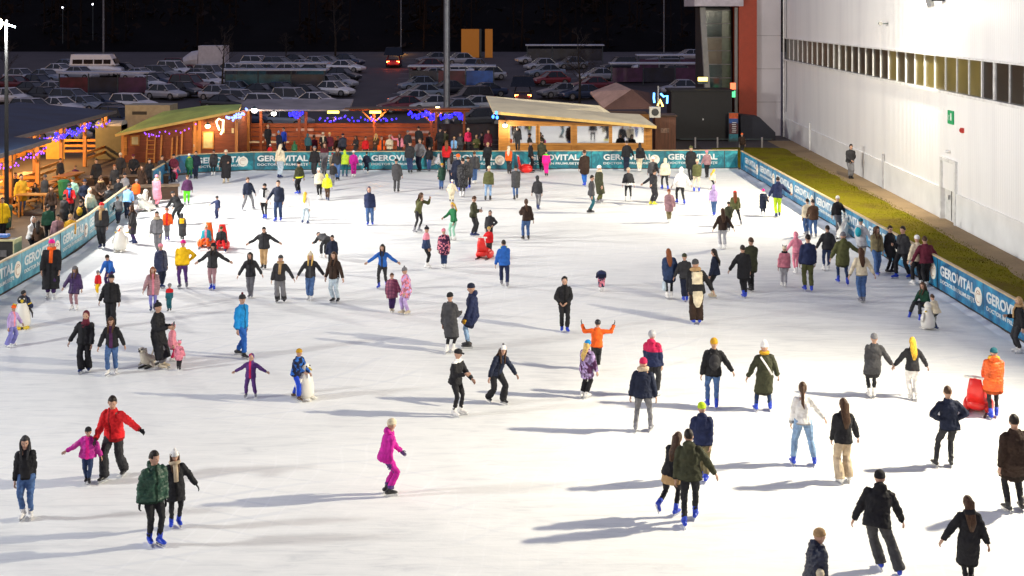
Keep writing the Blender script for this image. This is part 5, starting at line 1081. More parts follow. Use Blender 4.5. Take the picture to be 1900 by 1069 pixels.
# ---------------------------------------------------------------- terrace fence and shelter in the middle
def shelter():
    Y = 84.5; X0, X1 = -18.0, -5.2; o = empty('terrace_shelter', (X0, Y, 0)); tag(o, 'open timber shelter with red brown boarded back and thin flat roof', 'shelter')
    mb = MB(); n = 0
    for i in range(7): mb.box(((X1 - X0) / 2, 1.2, .2 + i * .3), (X1 - X0, .05, .27))
    mb.build('back_boards', WD_, o)
    for x in (-17.6, -16.75, -14.2, -13.75, -9.2, -5.4):
        mb = MB(); mb.bar((x - X0, 0, 0), (x - X0, 0, 3.1), .17); mb.build('post', WD_ if x > -17 else WP, o)
    for x in (-9.2, -5.4):
        mb = MB(); mb.bar((x - X0, 0, 2.3), (x - X0 - .8, 0, 3.05), .1); mb.bar((x - X0, 0, 2.3), (x - X0 + .8, 0, 3.05), .1); mb.build('brace', WP, o)
    mb = MB(); mb.box(((X1 - X0) / 2, .5, 3.12), (X1 - X0 + .6, .14, .14)); mb.build('beam', WD_, o)
    mb = MB(); mb.add([(-.4, -.6, 3.2), (7.2, -.6, 3.2), (7.0, 3.4, 3.62), (-.4, 3.4, 3.62), (-.4, -.6, 3.1), (7.2, -.6, 3.1), (7.0, 3.4, 3.5), (-.4, 3.4, 3.5)], [(0, 1, 2, 3), (7, 6, 5, 4), (0, 4, 5, 1), (1, 5, 6, 2), (2, 6, 7, 3), (3, 7, 4, 0)]); mb.build('roof', plain('roof_grey_felt', (.22, .2, .22), .8, var=.25, scale=.8), o)
    mb = MB(); mb.box((10.0, .2, 3.25), (6.2, 1.6, .07)); mb.build('roof_edge', WDK, o)
    for x0, x1, z in ((1.0, 2.0, 1.35), (3.4, 4.6, 1.7), (4.0, 5.1, 1.3), (10.9, 12.4, 1.55), (10.9, 11.9, 1.15)):
        mb = MB(); mb.box(((x0 + x1) / 2, 1.165, z), (x1 - x0, .02, .16)); mb.build('pale_plank', plain('plank_pale', (.42, .3, .25), .6, var=.3), o)
    for a, b in ((.3, 1.4), (1.8, 2.3), (2.6, 3.1)):
        mb = MB(); mb.box(((a + b) / 2, .1, .98), (b - a, .3, .1)); mb.build('counter_edge', plain('counter_cream', (.55, .45, .28), .5), o)
shelter()
for x, y, w, lb, ec, es, r in ((472, 205, 65, 'bright white bulb by the shelter post next to the cabin gable', (1, .92, .8), 20, .2), (508, 211, 50, 'bright white bulb between the shelter posts', (1, .95, .85), 20, .17)):
    lamp(atY(x, y, 83.6), w, lb, (1, .7, .4), r, ec, es)
for x, y, w, lb in ((619, 208, 105, 'yellow tube lamp under the shelter roof above the drinkers'), (697, 208, 120, 'yellow tube lamp under the shelter roof near the open doorway')):
    o = empty('tube_lamp', atY(x, y, 83.9)); tag(o, lb, 'lamp', 'tube lamps on the terrace'); mb = MB(); mb.tube([(-.4, 0, 0), (.35, 0, 0)], [.09, .09], n=8); mb.build('tube', emit('tube_yellow', (1, .68, .1), 5), o); mb = MB(); mb.box((0, 0, .11), (.9, .1, .05)); mb.build('bracket', POST, o); pt_light(o, (0, -.1, -.3), w, (1, .40, .10))
lamp(atY(812, 200, 83.8), 80, 'yellow lamp over the dark terrace doorway', (1, .6, .2), .14, (1, .8, .3), 8); lamp(atY(937, 233, 78.3), 120, 'white lantern on the cream roofed cabin beside its first window', (1, .85, .6), .15, (1, .95, .8), 10)
string([atY(538, 206, 83.7), atY(560, 208, 83.7)], 'bright blue lights around a shelter post', BLU, 22, 3.5, .08); string([atY(590, 217, 83.7), atY(640, 214, 83.7), atY(690, 216, 83.7), atY(735, 215, 83.7)], 'row of blue violet lights across the shelter back wall', (.06, .03, 1), 38, 1.8, .055)
string([atY(758, 208, 83.6), atY(790, 206, 83.6), atY(808, 210, 83.6)], 'bundle of deep blue lights on the doorway posts', BLU, 44, 2, .075, .2); string([atY(815, 212, 83.4), atY(850, 204, 83.4), atY(858, 212, 83.4)], 'deep blue lights to the side of the dark entrance', BLU, 34, 3.5, .07, .2); string([atY(914, 208, 78), atY(927, 210, 78)], 'two pale blue lights at the corner of the cream roof', (.05, .25, 1), 3, 4, .09, .03)
mb = MB(); [mb.bar((x, 0, 0), (x, 0, 3.15), .16) for x in (0, 1.85)]; mb.bar((-.3, 0, 3.15), (2.2, 0, 3.15), .14); mb.box((.9, 0, 3.3), (2.8, 1.2, .06)); simple('timber_arch', 'timber doorway frame hung with blue lights between shelter and cabin', 'doorway', mb, WD_, V((-5.0, 83.3, 0)))
mb = MB(); [mb.box((2.2, 0, .2 + i * .3), (4.4, .05, .26)) for i in range(4)]; mb.box((2.2, .05, 1.6), (4.4, .03, .9)); simple('dark_screen', 'dark boarded screen behind the terrace entrance', 'fence', mb, plain('screen_dark', (.02, .017, .02), .7), V((-5.0, 86.2, 0)))
# ---------------------------------------------------------------- cream roofed cabin
def cream():
    Y = 78.85; x0, x1 = atY(925, 0, Y).x, atY(1210, 0, Y).x; o = empty('cream_roof_cabin', (x0, Y, 0)); tag(o, 'honey coloured timber cabin with a sloping cream roof and mirror like windows', 'cabin'); W = x1 - x0
    def zz(py): return CH - (py - HY) * Y / FPX
    def xx(px): return (px - CX) * Y / FPX - x0
    wins = [(946, 994), (1002, 1059), (1071, 1130), (1136, 1195)]; z0, z1 = zz(266), zz(234)
    wall = timber('cabin_honey', (.36, .15, .025), 'Z', 3.4)
    def top(x): return 2.95 - (x / W) * .72
    mb = MB(); mb.box((W / 2, .1, z0 / 2 - .05), (W, .16, z0 + .1)); e = [0] + [xx(a) for w in wins for a in w] + [W]
    for i in range(0, len(e), 2): mb.box(((e[i] + e[i + 1]) / 2, .1, (z0 + z1) / 2), (e[i + 1] - e[i], .16, z1 - z0))
    mb.add([(0, .02, z1), (W, .02, z1), (W, .02, max(z1 + .02, top(W))), (0, .02, top(0)), (0, .18, z1), (W, .18, z1), (W, .18, max(z1 + .02, top(W))), (0, .18, top(0))], [(0, 1, 2, 3), (7, 6, 5, 4), (0, 4, 5, 1), (1, 5, 6, 2), (2, 6, 7, 3), (3, 7, 4, 0)])
    mb.box((.08, 2.8, 1.2), (.16, 5.3, 2.6)); mb.box((W - .08, 2.8, .95), (.16, 5.3, 2.0)); mb.build('wall', wall, o)
    gl, nt, b = _nt('night_glass'); b.inputs['Base Color'].default_value = (.62, .63, .66, 1); b.inputs['Metallic'].default_value = 1; b.inputs['Roughness'].default_value = .04
    nz = N(nt, 'ShaderNodeTexNoise', Scale=1.2, Detail=1.0); bump(nt, b, nz.outputs['Fac'], .02, .01)
    for i, (a, c) in enumerate(wins):
        a, c = xx(a), xx(c); w_ = MB(); w_.box(((a + c) / 2, .12, (z0 + z1) / 2), (c - a, .03, z1 - z0)); w_ = w_.build('window', gl, o); mb = MB()
        for q in (a - .05, c + .05): mb.box((q, -.01, (z0 + z1) / 2), (.1, .07, z1 - z0 + .2))
        for z in (z0 - .05, z1 + .05): mb.box(((a + c) / 2, -.01, z), (c - a, .07, .1))
        mb.build('frame', timber('frame_honey', (.42, .19, .04)), w_)
    for px in (1065,):
        mb = MB(); mb.box((xx(px), -.03, 1.3), (.2, .1, 2.6)); mb.build('corner_post', wall, o)
    P0 = [atY(915, 207, Y - .5), atY(1218, 234, Y - .6), atY(1187, 212, Y + 4.5), atY(1133, 209.5, Y + 4.8), atY(1112, 196, Y + 5.4), atY(902, 178, Y + 6.2)]
    mb = MB(); mb.poly([p - o.location for p in P0], .1); r = mb.build('roof', plain('roof_cream', (.80, .70, .47), .75, var=.12, scale=.7), o)
    mb = MB(); mb.bar(P0[0] - o.location - V((0, .03, .07)), P0[1] - o.location - V((0, .03, .07)), .05, .17); mb.build('fascia', plain('fascia_gold', (.55, .36, .1), .6), r)
cream()
for px, lb in ((1220, 'dark red brown timber shed at the end of the cream roofed cabin'),):
    Y = 83; o = empty('timber_shed', atY(1216, 0, Y)); o.location.z = 0; tag(o, lb, 'shed'); W = 38 * Y / FPX; mb = MB(); mb.box((W / 2, .8, 1.4), (W, 1.6, 2.8)); mb.build('wall', WV, o); mb = MB(); mb.box((W / 2, .8, 2.85), (W + .15, 1.8, .1)); mb.build('roof', WDK, o)
    mb = MB(); mb.box((W / 2 - .05, -.02, 1.9), (.55, .03, .3)); mb.build('notice', plain('notice_brown', (.16, .09, .06), .6, var=.7, scale=9), o)
o = empty('air_conditioner', atY(1215, 208, 82.2)); tag(o, 'white air conditioning unit with round fan above the cream roof end', 'air conditioner'); mb = MB(); mb.box((0, 0, 0), (.7, .35, .7)); mb.build('case', plain('ac_white', (.5, .48, .42), .5), o); mb = MB(); mb.tube([(0, -.17, 0), (0, -.19, 0)], [.24, .24], n=16); mb.build('fan', plain('ac_dark', (.02, .02, .02), .5), o)
o = empty('light_sign', atY(1224, 182, 84)); tag(o, 'small glowing blue and yellow light sign on a pole above the shed', 'light sign'); mb = MB(); mb.bar((-.1, 0, -2), (-.1, 0, .8), .09); mb.build('pole', plain('mast_grey', (.2, .2, .21), .5, .6), o)
for nm, pts, c in (('blue', ((-.38, .35), (-.4, 0), (-.36, -.3)), (.1, .4, 1)), ('blue', ((.05, .3), (.25, .1), (.5, .15), (.48, -.35)), (.1, .4, 1)), ('yellow', ((-.15, -.5), (.02, -.1), (.2, -.55)), (1, .7, .15))):
    mb = MB(); mb.tube([(a, -.1, z) for a, z in pts], [.065] * len(pts), n=6); mb.build('tube', emit('sign_' + nm, c, 5), o)
# chalet roof behind
def chalet():
    Y = 98; o = empty('chalet', atY(1150, 0, Y)); o.location.z = 0; tag(o, 'small gabled chalet with a tiled brown roof behind the cream roofed cabin', 'chalet'); L = lambda px, py, dy=0: atY(px, py, Y + dy) - o.location
    mb = MB(); a, b_, c, d, e, f_ = L(1095, 171, 0), L(1120, 200, -3), L(1172, 166, -2.5), L(1143, 153, 1.5), L(1212, 199, -3), L(1205, 172, 2)
    m1 = asphalt('tiles_pink', (.40, .25, .2), .8, 3); mb.poly([a, b_, c, d], .14); mb.build('front_roof', m1, o); mb = MB(); mb.poly([b_ + V((.05, 0, 0)), e, f_, c + V((.03, 0, .02))], .14); mb.build('side_roof', asphalt('tiles_brown', (.11, .055, .045), .8, 3), o)
    mb = MB(); mb.box((.25, -.4, .95), (3.6, 3.4, 1.9)); mb.build('wall', WH, o)
chalet()
# dark box, poster column, low fence, ramp
o = empty('dark_kiosk', atY(1302, 0, 95)); o.location.z = 0; tag(o, 'large plain black kiosk in the yard by the tower', 'kiosk'); mb = MB(); mb.box((0, 1.4, 1.9), (4.55, 2.8, 3.6)); mb.build('wall', plain('kiosk_black', (.004, .004, .006), .6, var=.3), o); mb = MB(); mb.box((0, 1.4, 3.75), (4.8, 3.1, .12)); mb.build('roof', plain('kiosk_roof', (.01, .01, .012), .7), o); mb = MB(); mb.box((.1, -.02, 1.6), (.08, .03, .12)); mb.build('handle', TRIM, o)
o = empty('poster_column', atY(1361, 0, 94)); o.location.z = 0; tag(o, 'narrow upright poster board in orange, blue and red beside the black kiosk', 'poster'); cols = (('teal', 0.15, .6), ('maroon', .6, 1.4), ('blue', 1.4, 1.75), ('orange', 1.75, 2.15)); mb = MB(); [mb.box((0, 0, (a + b) / 2), (.66, .12, b - a), i) for i, (c, a, b) in enumerate(cols)]; mb.build('board', [plain('poster_' + c, mul(PAL[c], .6), .5, var=.4, scale=5) for c, _, _ in cols], o); mb = MB(); mb.box((0, .09, 1.1), (.72, .06, 2.2)); mb.build('backing', POST, o); mb = MB(); [mb.box((.02 + .03 * (i % 2), -.063, .75 + i * .14), (.3, .006, .05)) for i in range(6)]; mb.build('lettering', WHITE, o)
o = empty('post_fence', atY(1290, 0, 90)); o.location.z = 0; tag(o, 'low post and rail fence with pale posts in front of the black kiosk', 'fence'); mb = MB(); [mb.box((i * 1.58, 0, .38), (.11, .08, .76)) for i in range(4)]; mb.build('post', plain('pale_post', (.32, .3, .3), .6), o); mb = MB(); mb.box((2.2, .03, .62), (6.6, .03, .05)); mb.build('rail', POST, o)
mb = MB(); mb.add([(0, 0, 0), (2.6, 0, 0), (2.6, 0, .6), (1.4, 0, 1.75), (0, 0, 1.9), (0, 2, 0), (2.6, 2, 0), (2.6, 2, .6), (1.4, 2, 1.75), (0, 2, 1.9)], [(0, 1, 2, 3, 4), (9, 8, 7, 6, 5), (0, 5, 6, 1), (1, 6, 7, 2), (2, 7, 8, 3), (3, 8, 9, 4), (4, 9, 5, 0)]); simple('ramp_wall', 'dark slanted ramp wall at the foot of the orange pillar', 'wall', mb, plain('ramp_navy', (.016, .018, .03), .7), V((17.2, 95.2, 0)))
# ---------------------------------------------------------------- entrance tower of the hall
o = empty('entrance_tower', (18, 100, 0)); tag(o, 'glazed entrance tower with an orange red pillar and a grey canopy', 'building'); Yt = 99.0
def tl(px, z, dy=0): return V(((px - CX) * Yt / FPX - 18, Yt + dy - 100, z))
mb = MB(); a, b = tl(1403, 0), tl(1450, 0); mb.box(((a.x + b.x) / 2, 2.0, 8), (b.x - a.x, 5.6, 16.4)); mb.build('wall', plain('panel_mauve_white', (.56, .53, .56), .5, var=.08, scale=.5), o)
mb = MB()
for z in (2.6, 5.2, 7.8): mb.box(((a.x + b.x) / 2, -.81, z), (b.x - a.x, .03, .04))
mb.build('panel_joint', plain('joint_grey', (.3, .28, .3), .6), o)
mb = MB(); a, b = tl(1370, 0), tl(1403, 0); mb.box(((a.x + b.x) / 2, .4, 8), (b.x - a.x, 3.4, 16.4)); mb.build('pillar', plain('pillar_orange', (.34, .038, .012), .55, var=.08), o)
a, b = tl(1313, 0), tl(1364, 0); glz = plain('tower_glass', (.02, .045, .045), .1, var=.5, scale=.5); glb = plain('tower_glass_brown', (.10, .075, .045), .15, var=.3, scale=.5)
for i in range(9):
    z0 = .1 + i * 1.08; mb = MB(); mb.box(((a.x + b.x) / 2 - .3, 1.0, z0 + .52), ((b.x - a.x) * .62, .1, 1.0)); mb.build('window', glb if i in (5, 6) else glz, o); mb = MB(); mb.box((b.x - .35, 1.0, z0 + .52), (.75, .1, 1.0)); mb.build('window', plain('tower_glass_green', (.05, .075, .045), .2, var=.3), o)
    mb = MB(); mb.box(((a.x + b.x) / 2, .93, z0 + 1.06), (b.x - a.x, .1, .06)); mb.build('mullion', plain('mullion_grey', (.2, .2, .21), .5), o)
mb = MB(); mb.box(((a.x + b.x) / 2, 3.4, 5), (b.x - a.x, 4.5, 10)); mb.build('core', plain('core_dark', (.015, .017, .02), .6), o)
mb = MB(); mb.bar(tl(1318, 0, .2), tl(1304, 10, .2), .42); mb.bar(tl(1366, 0, .1), tl(1366, 10, .1), .22); mb.build('column', plain('column_grey', (.2, .2, .2), .5), o)
mb = MB(); a, b = tl(1286, 0), tl(1376, 0); mb.box(((a.x + b.x) / 2, 1.2, 11.1), (b.x - a.x, 6, 2.0)); mb.build('canopy', plain('canopy_mauve', (.46, .42, .46), .6), o)
o = empty('box_lamp', atY(1304, 147, 96)); tag(o, 'yellow lit box lamp above the black kiosk', 'lamp'); mb = MB(); mb.box((0, 0, 0), (.7, .2, .28)); mb.build('lens', emit('box_yellow', (1, .75, .15), 5), o); mb = MB(); mb.box((0, .1, -.25), (.75, .3, .2)); mb.build('case', POST, o)
mb = MB(); mb.box((0, 0, 0), (.4, .15, .5)); mb.box((0, 0, -.6), (.34, .15, .5), 1); simple('signal_lamp', 'small red and green signal lamp above the poster board', 'lamp', mb, [emit('pan_red', (1, .2, .08), 1.6), emit('pan_green', (.1, .8, .3), 1.6)], atY(1360, 160, 97))
# ---------------------------------------------------------------- car park
def cpY(py): return 34662.0 / (py + 97.5)
CARM = {}
GLASS = plain('car_glass', (.006, .008, .014), .22, var=.2); TYRE = plain('tyre', (.015, .015, .016), .8); RIM = plain('rim', (.3, .3, .32), .35, .7); HEADL = plain('headlight', (.6, .6, .62), .15); TAIL = plain('taillight', (.2, .008, .008), .25); TAILON = emit('taillight_lit', (1, .10, .02), 60)
KIND = {'hatch': (4.1, 1.76, 1.48, (-1.98, -1.35, 1.1, 2.0), (-1.55, -.95, .25, .95)), 'sedan': (4.6, 1.8, 1.43, (-2.2, -1.3, 1.2, 2.2), (-1.5, -.8, .2, 1.05)), 'estate': (4.6, 1.8, 1.5, (-2.2, -1.9, 1.2, 2.2), (-2.1, -1.75, .3, 1.1)), 'suv': (4.5, 1.86, 1.68, (-2.15, -1.9, 1.2, 2.15), (-2.05, -1.7, .4, 1.1)), 'van': (5.9, 2.0, 2.55, (-2.95, -2.9, 2.1, 2.9), (-2.92, -2.8, 1.55, 2.25))}
def car_meshes(k):
    if k in CARM: return CARM[k]
    L, W, H, bd, gh = KIND[k]; w = W / 2; belt = .92 if k != 'van' else 1.35; r = .33; R = {}
    mb = MB(); st = [(-L / 2, .82, .35, belt * .75), (-L / 2 + .12, .93, .24, belt * .95), (-L * .3, 1, .2, belt), (0, 1, .2, belt), (L * .24, 1, .2, belt * .99), (L * .4, .96, .22, belt * .84), (L / 2 - .1, .88, .25, belt * .74), (L / 2, .76, .36, belt * .6)]
    n = 10; vs = []; fs = []
    for x, f, zb, zt in st:
        h = zt - zb
        for y, z in ((-.86, 0), (-1, .22), (-1, .6), (-.94, .88), (-.78, 1), (.78, 1), (.94, .88), (1, .6), (1, .22), (.86, 0)): vs.append((x, y * w * f, zb + z * h))
    for i in range(len(st) - 1):
        for j in range(n): fs.append((i * n + j, i * n + (j + 1) % n, (i + 1) * n + (j + 1) % n, (i + 1) * n + j))
    fs += [tuple(range(n)), tuple((len(st) - 1) * n + j for j in range(n))]; mb.add(vs, fs)
    a, b, c, d = gh; t0, t1 = w * .9, w * .7; zr = H
    mb.add([(b - .06, -t1, zr - .04), (c + .06, -t1, zr - .04), (c + .06, t1, zr - .04), (b - .06, t1, zr - .04), (b + .1, -t1 * .9, zr + .01), (c - .12, -t1 * .9, zr + .01), (c - .12, t1 * .9, zr + .01), (b + .1, t1 * .9, zr + .01)], [(0, 1, 2, 3), (4, 5, 6, 7), (0, 1, 5, 4), (1, 2, 6, 5), (2, 3, 7, 6), (3, 0, 4, 7)])
    for s in (-1, 1):
        mb.bar((d, s * t0 * 1.0, belt - .02), (c, s * t1 * 1.02, zr - .02), .05, .05); mb.bar((a, s * t0, belt - .02), (b, s * t1 * 1.02, zr - .02), .09, .06); mb.bar(((a + d) / 2 - .1, s * t0 * 1.01, belt), ((b + c) / 2 - .1, s * t1 * 1.03, zr - .03), .05, .04)
        mb.box((d - .25, s * (w + .06), belt + .04), (.12, .18, .12))
    if k == 'van': mb.add([(a - .02, -t0 * 1.03, belt - .05), (d + .02, -t0 * 1.03, belt - .05), (d + .02, t0 * 1.03, belt - .05), (a - .02, t0 * 1.03, belt - .05), (b - .02, -t1 * 1.12, zr - .03), (c + .02, -t1 * 1.12, zr - .03), (c + .02, t1 * 1.12, zr - .03), (b - .02, t1 * 1.12, zr - .03)], [(3, 2, 1, 0), (4, 5, 6, 7), (0, 1, 5, 4), (1, 2, 6, 5), (2, 3, 7, 6), (3, 0, 4, 7)])
    R['body'] = mb
    mb = MB(); mb.add([(a, -t0, belt - .05), (d, -t0, belt - .05), (d, t0, belt - .05), (a, t0, belt - .05), (b, -t1, zr - .05), (c, -t1, zr - .05), (c, t1, zr - .05), (b, t1, zr - .05)], [(3, 2, 1, 0), (4, 5, 6, 7), (0, 1, 5, 4), (1, 2, 6, 5), (2, 3, 7, 6), (3, 0, 4, 7)])
    if k == 'van':
        mb = MB()
        for s in (-1, 1):
            for x0, x1 in ((-2.6, -1.5), (-1.35, -.3), (-.15, .75), (.9, 1.7)): mb.box(((x0 + x1) / 2, s * (w * .89), 1.72), (x1 - x0, .1, .5))
        mb.box((2.02, 0, 1.75), (.35, 1.5, .55), 0, Matrix.Rotation(-.5, 3, 'Y'))
    R['windows'] = mb
    mb = MB(); mb.tube([(0, -.1, 0), (0, .1, 0)], [r, r], side=(1, 0, 0), n=16); mb.tube([(0, -.105, 0), (0, .105, 0)], [r * .62, r * .62], side=(1, 0, 0), n=12, mi=1); R['wheel'] = mb
    mb = MB(); mb.box((0, 0, 0), (.14, .34, .16)); R['lamp'] = mb
    R = {q: v.mesh('car_' + q, [TYRE, RIM] if q == 'wheel' else [GLASS]) for q, v in R.items()}; R['dim'] = (L, w, belt, r)
    CARM[k] = R; return R
CC = dict(white=(.7, .69, .72), silver=(.38, .39, .44), grey=(.16, .17, .2), dark=(.028, .03, .04), navy=(.025, .04, .085), blue=(.05, .10, .2), burgundy=(.12, .015, .03), red=(.2, .02, .03), steel=(.17, .21, .28))
def put(me, name, parent, loc, mat=None, rot=None):
    o = D.objects.new(name, me); link(o, parent); o.location = loc
    if mat: o.material_slots[0].link = 'OBJECT'; o.material_slots[0].material = mat
    if rot: o.rotation_euler = rot
    return o
def car(px, py, hd, col, kind, label, lit=False, off=0):
    Y = cpY(py); X = (px - CX) * Y / FPX; R = car_meshes(kind); L, w, belt, r = R['dim']
    t = empty('parked_car' if kind != 'van' else 'parked_van', (X, Y, gz(Y)), radians(hd)); tag(t, label, 'car' if kind != 'van' else 'van', 'cars in the car park')
    paint = plain('paint_' + col, CC[col], .28, .25, var=.05, spec=.6); put(R['body'], 'body', t, (0, 0, 0), paint); put(R['windows'], 'windows', t, (0, 0, 0))
    for sx in (-1, 1):
        for sy in (-1, 1): put(R['wheel'], 'wheel', t, (sx * L * .31, sy * (w - .08), r))
    for sy in (-1, 1):
        put(R['lamp'], 'headlight', t, (L / 2 - .1, sy * w * .62, belt * .62), HEADL); put(R['lamp'], 'taillight', t, (-L / 2 + .09, sy * w * .68, belt * .74), TAILON if lit else TAIL)
        if lit: t.children[-1].scale = (1, 1.5, 1.7)
        if lit: l = D.lights.new('tail', 'POINT'); l.energy = 22; l.color = (1, .1, .03); l.shadow_soft_size = .1; lo = D.objects.new('tail_glow', l); link(lo, t); lo.location = (-L / 2 - .35, sy * w * .68, belt * .7)
    return t
R_, L_ = -22, 202
for a in ((248, 204, R_, 'white', 'estate', 'white estate car parked just above the beige container'), (190, 202, R_ - 4, 'navy', 'sedan', 'dark navy saloon beside the white estate car'), (158, 207, R_ - 6, 'steel', 'sedan', 'steel blue saloon above the upper navy roof'), (112, 210, R_ - 4, 'white', 'sedan', 'pale saloon half hidden by the navy pergola roof'), (62, 214, R_, 'silver', 'estate', 'silver estate nearest the mast above the navy roof'), (22, 226, R_, 'grey', 'sedan', 'grey saloon low behind the navy roof'),
    (18, 192, -14, 'white', 'hatch', 'white hatchback under the glowing mast lamp'), (62, 178, R_, 'dark', 'sedan', 'black saloon above the white hatchback'), (72, 164, R_, 'navy', 'hatch', 'dark blue hatchback in front of the shelter end'), (86, 153, R_, 'steel', 'sedan', 'slate blue saloon beside the white minibus'), (112, 141, R_, 'white', 'sedan', 'white saloon in front of the minibus nose'), (182, 142, R_ + 22, 'white', 'van', 'white high roofed minibus at the back of the car park'), (150, 148, R_, 'silver', 'hatch', 'silver hatchback below the minibus'),
    (308, 184, R_ - 4, 'silver', 'hatch', 'silver blue hatchback at the aisle beside the poster shelter'), (342, 179, R_ - 6, 'dark', 'hatch', 'dark hatchback next to the silver blue one'), (352, 168, R_, 'burgundy', 'suv', 'burgundy off roader behind the dark hatchback'), (382, 161, R_, 'white', 'estate', 'pale estate at the end of the left row'), (324, 140, R_, 'white', 'suv', 'white off roader below the burgundy car'), (336, 131, R_, 'burgundy', 'estate', 'burgundy estate under the white truck'), (392, 148, R_, 'silver', 'suv', 'silver off roader below the white truck'), (372, 151, R_, 'grey', 'sedan', 'grey saloon between two off roaders'),
    (224, 236, R_ - 10, 'navy', 'suv', 'dark blue off roader behind the olive storage box'), (170, 246, R_, 'grey', 'sedan', 'grey saloon seen between the pergola posts'), (120, 268, R_, 'silver', 'hatch', 'silver hatchback seen through the upper pergola'), (212, 222, R_, 'dark', 'sedan', 'black saloon beside the beige container'),
    (610, 124, R_, 'grey', 'sedan', 'grey saloon in the top row by the bare tree'), (642, 134, R_ + 4, 'white', 'sedan', 'white saloon at the end of the top row'), (646, 122, R_, 'navy', 'hatch', 'dark hatchback behind the white saloon in the top row'), (566, 133, R_, 'silver', 'sedan', 'silver saloon in the middle of the top row'), (636, 150, R_, 'dark', 'hatch', 'dark hatchback under the white saloon'), (628, 163, R_, 'silver', 'hatch', 'silver hatchback at the end of the long white trolley shelter'), (606, 170, R_, 'steel', 'suv', 'slate blue off roader beside the trolley shelter'), (520, 128, R_, 'grey', 'estate', 'grey estate in the top row behind the bush'),
    (545, 196, R_, 'silver', 'suv', 'silver off roader above the flat shelter roof'), (588, 200, R_, 'white', 'sedan', 'white saloon at the aisle above the flat shelter roof'), (570, 184, R_, 'dark', 'sedan', 'dark saloon behind the silver off roader'), (448, 196, R_, 'silver', 'estate', 'silver estate behind the peak of the green roof'), (498, 204, R_, 'white', 'estate', 'long white estate above the shelter posts'), (470, 232, R_, 'navy', 'sedan', 'dark blue saloon glimpsed between the shelter posts'), (536, 236, R_, 'steel', 'hatch', 'slate hatchback glimpsed through the shelter'),
    (766, 196, L_, 'silver', 'sedan', 'silver saloon across the aisle nearest the thick mast'), (782, 183, L_, 'steel', 'sedan', 'slate saloon behind the silver one by the thick mast'), (776, 168, L_, 'steel', 'hatch', 'slate hatchback above the saloons by the thick mast'), (748, 208, L_, 'burgundy', 'sedan', 'burgundy saloon low above the timber beam'), (800, 206, L_, 'silver', 'sedan', 'silver saloon low behind the timber beam'), (872, 193, L_, 'dark', 'suv', 'large dark off roader to the side of the thick mast'), (882, 207, L_, 'silver', 'sedan', 'silver pink saloon behind the cream roof corner'), (884, 234, L_, 'dark', 'estate', 'black estate seen above the dark entrance'), (806, 118, L_, 'grey', 'sedan', 'grey saloon in the far row behind the thick mast'), (792, 132, L_, 'burgundy', 'hatch', 'dark red hatchback in the far row'), (800, 150, L_, 'silver', 'sedan', 'silver saloon beside the blue sided shelter'),
    (878, 132, L_ + 40, 'steel', 'hatch', 'pale blue hatchback facing us by the orange panels'), (990, 118, 200, 'silver', 'sedan', 'silver saloon at the far side of the empty lane'), (1004, 131, 200, 'silver', 'hatch', 'silver hatchback below the far saloon'), (1012, 143, 202, 'steel', 'sedan', 'slate saloon behind the bare tree'), (1022, 158, 202, 'red', 'hatch', 'dark red hatchback at the lane side'), (1040, 181, 202, 'grey', 'sedan', 'grey saloon behind the cream roof'), (1080, 184, 202, 'navy', 'sedan', 'dark blue saloon by the bare tree trunk'), (1236, 120, 195, 'grey', 'sedan', 'grey saloon behind the long white roof by the tower'), (1278, 112, 195, 'silver', 'sedan', 'silver saloon at the foot of the tower'), (1244, 150, 190, 'dark', 'suv', 'dark off roader under the long white roof'), (1180, 152, 190, 'burgundy', 'hatch', 'dark red hatchback behind the chalet roof'), (1262, 175, 185, 'silver', 'hatch', 'pale hatchback behind the black kiosk')): car(*a)
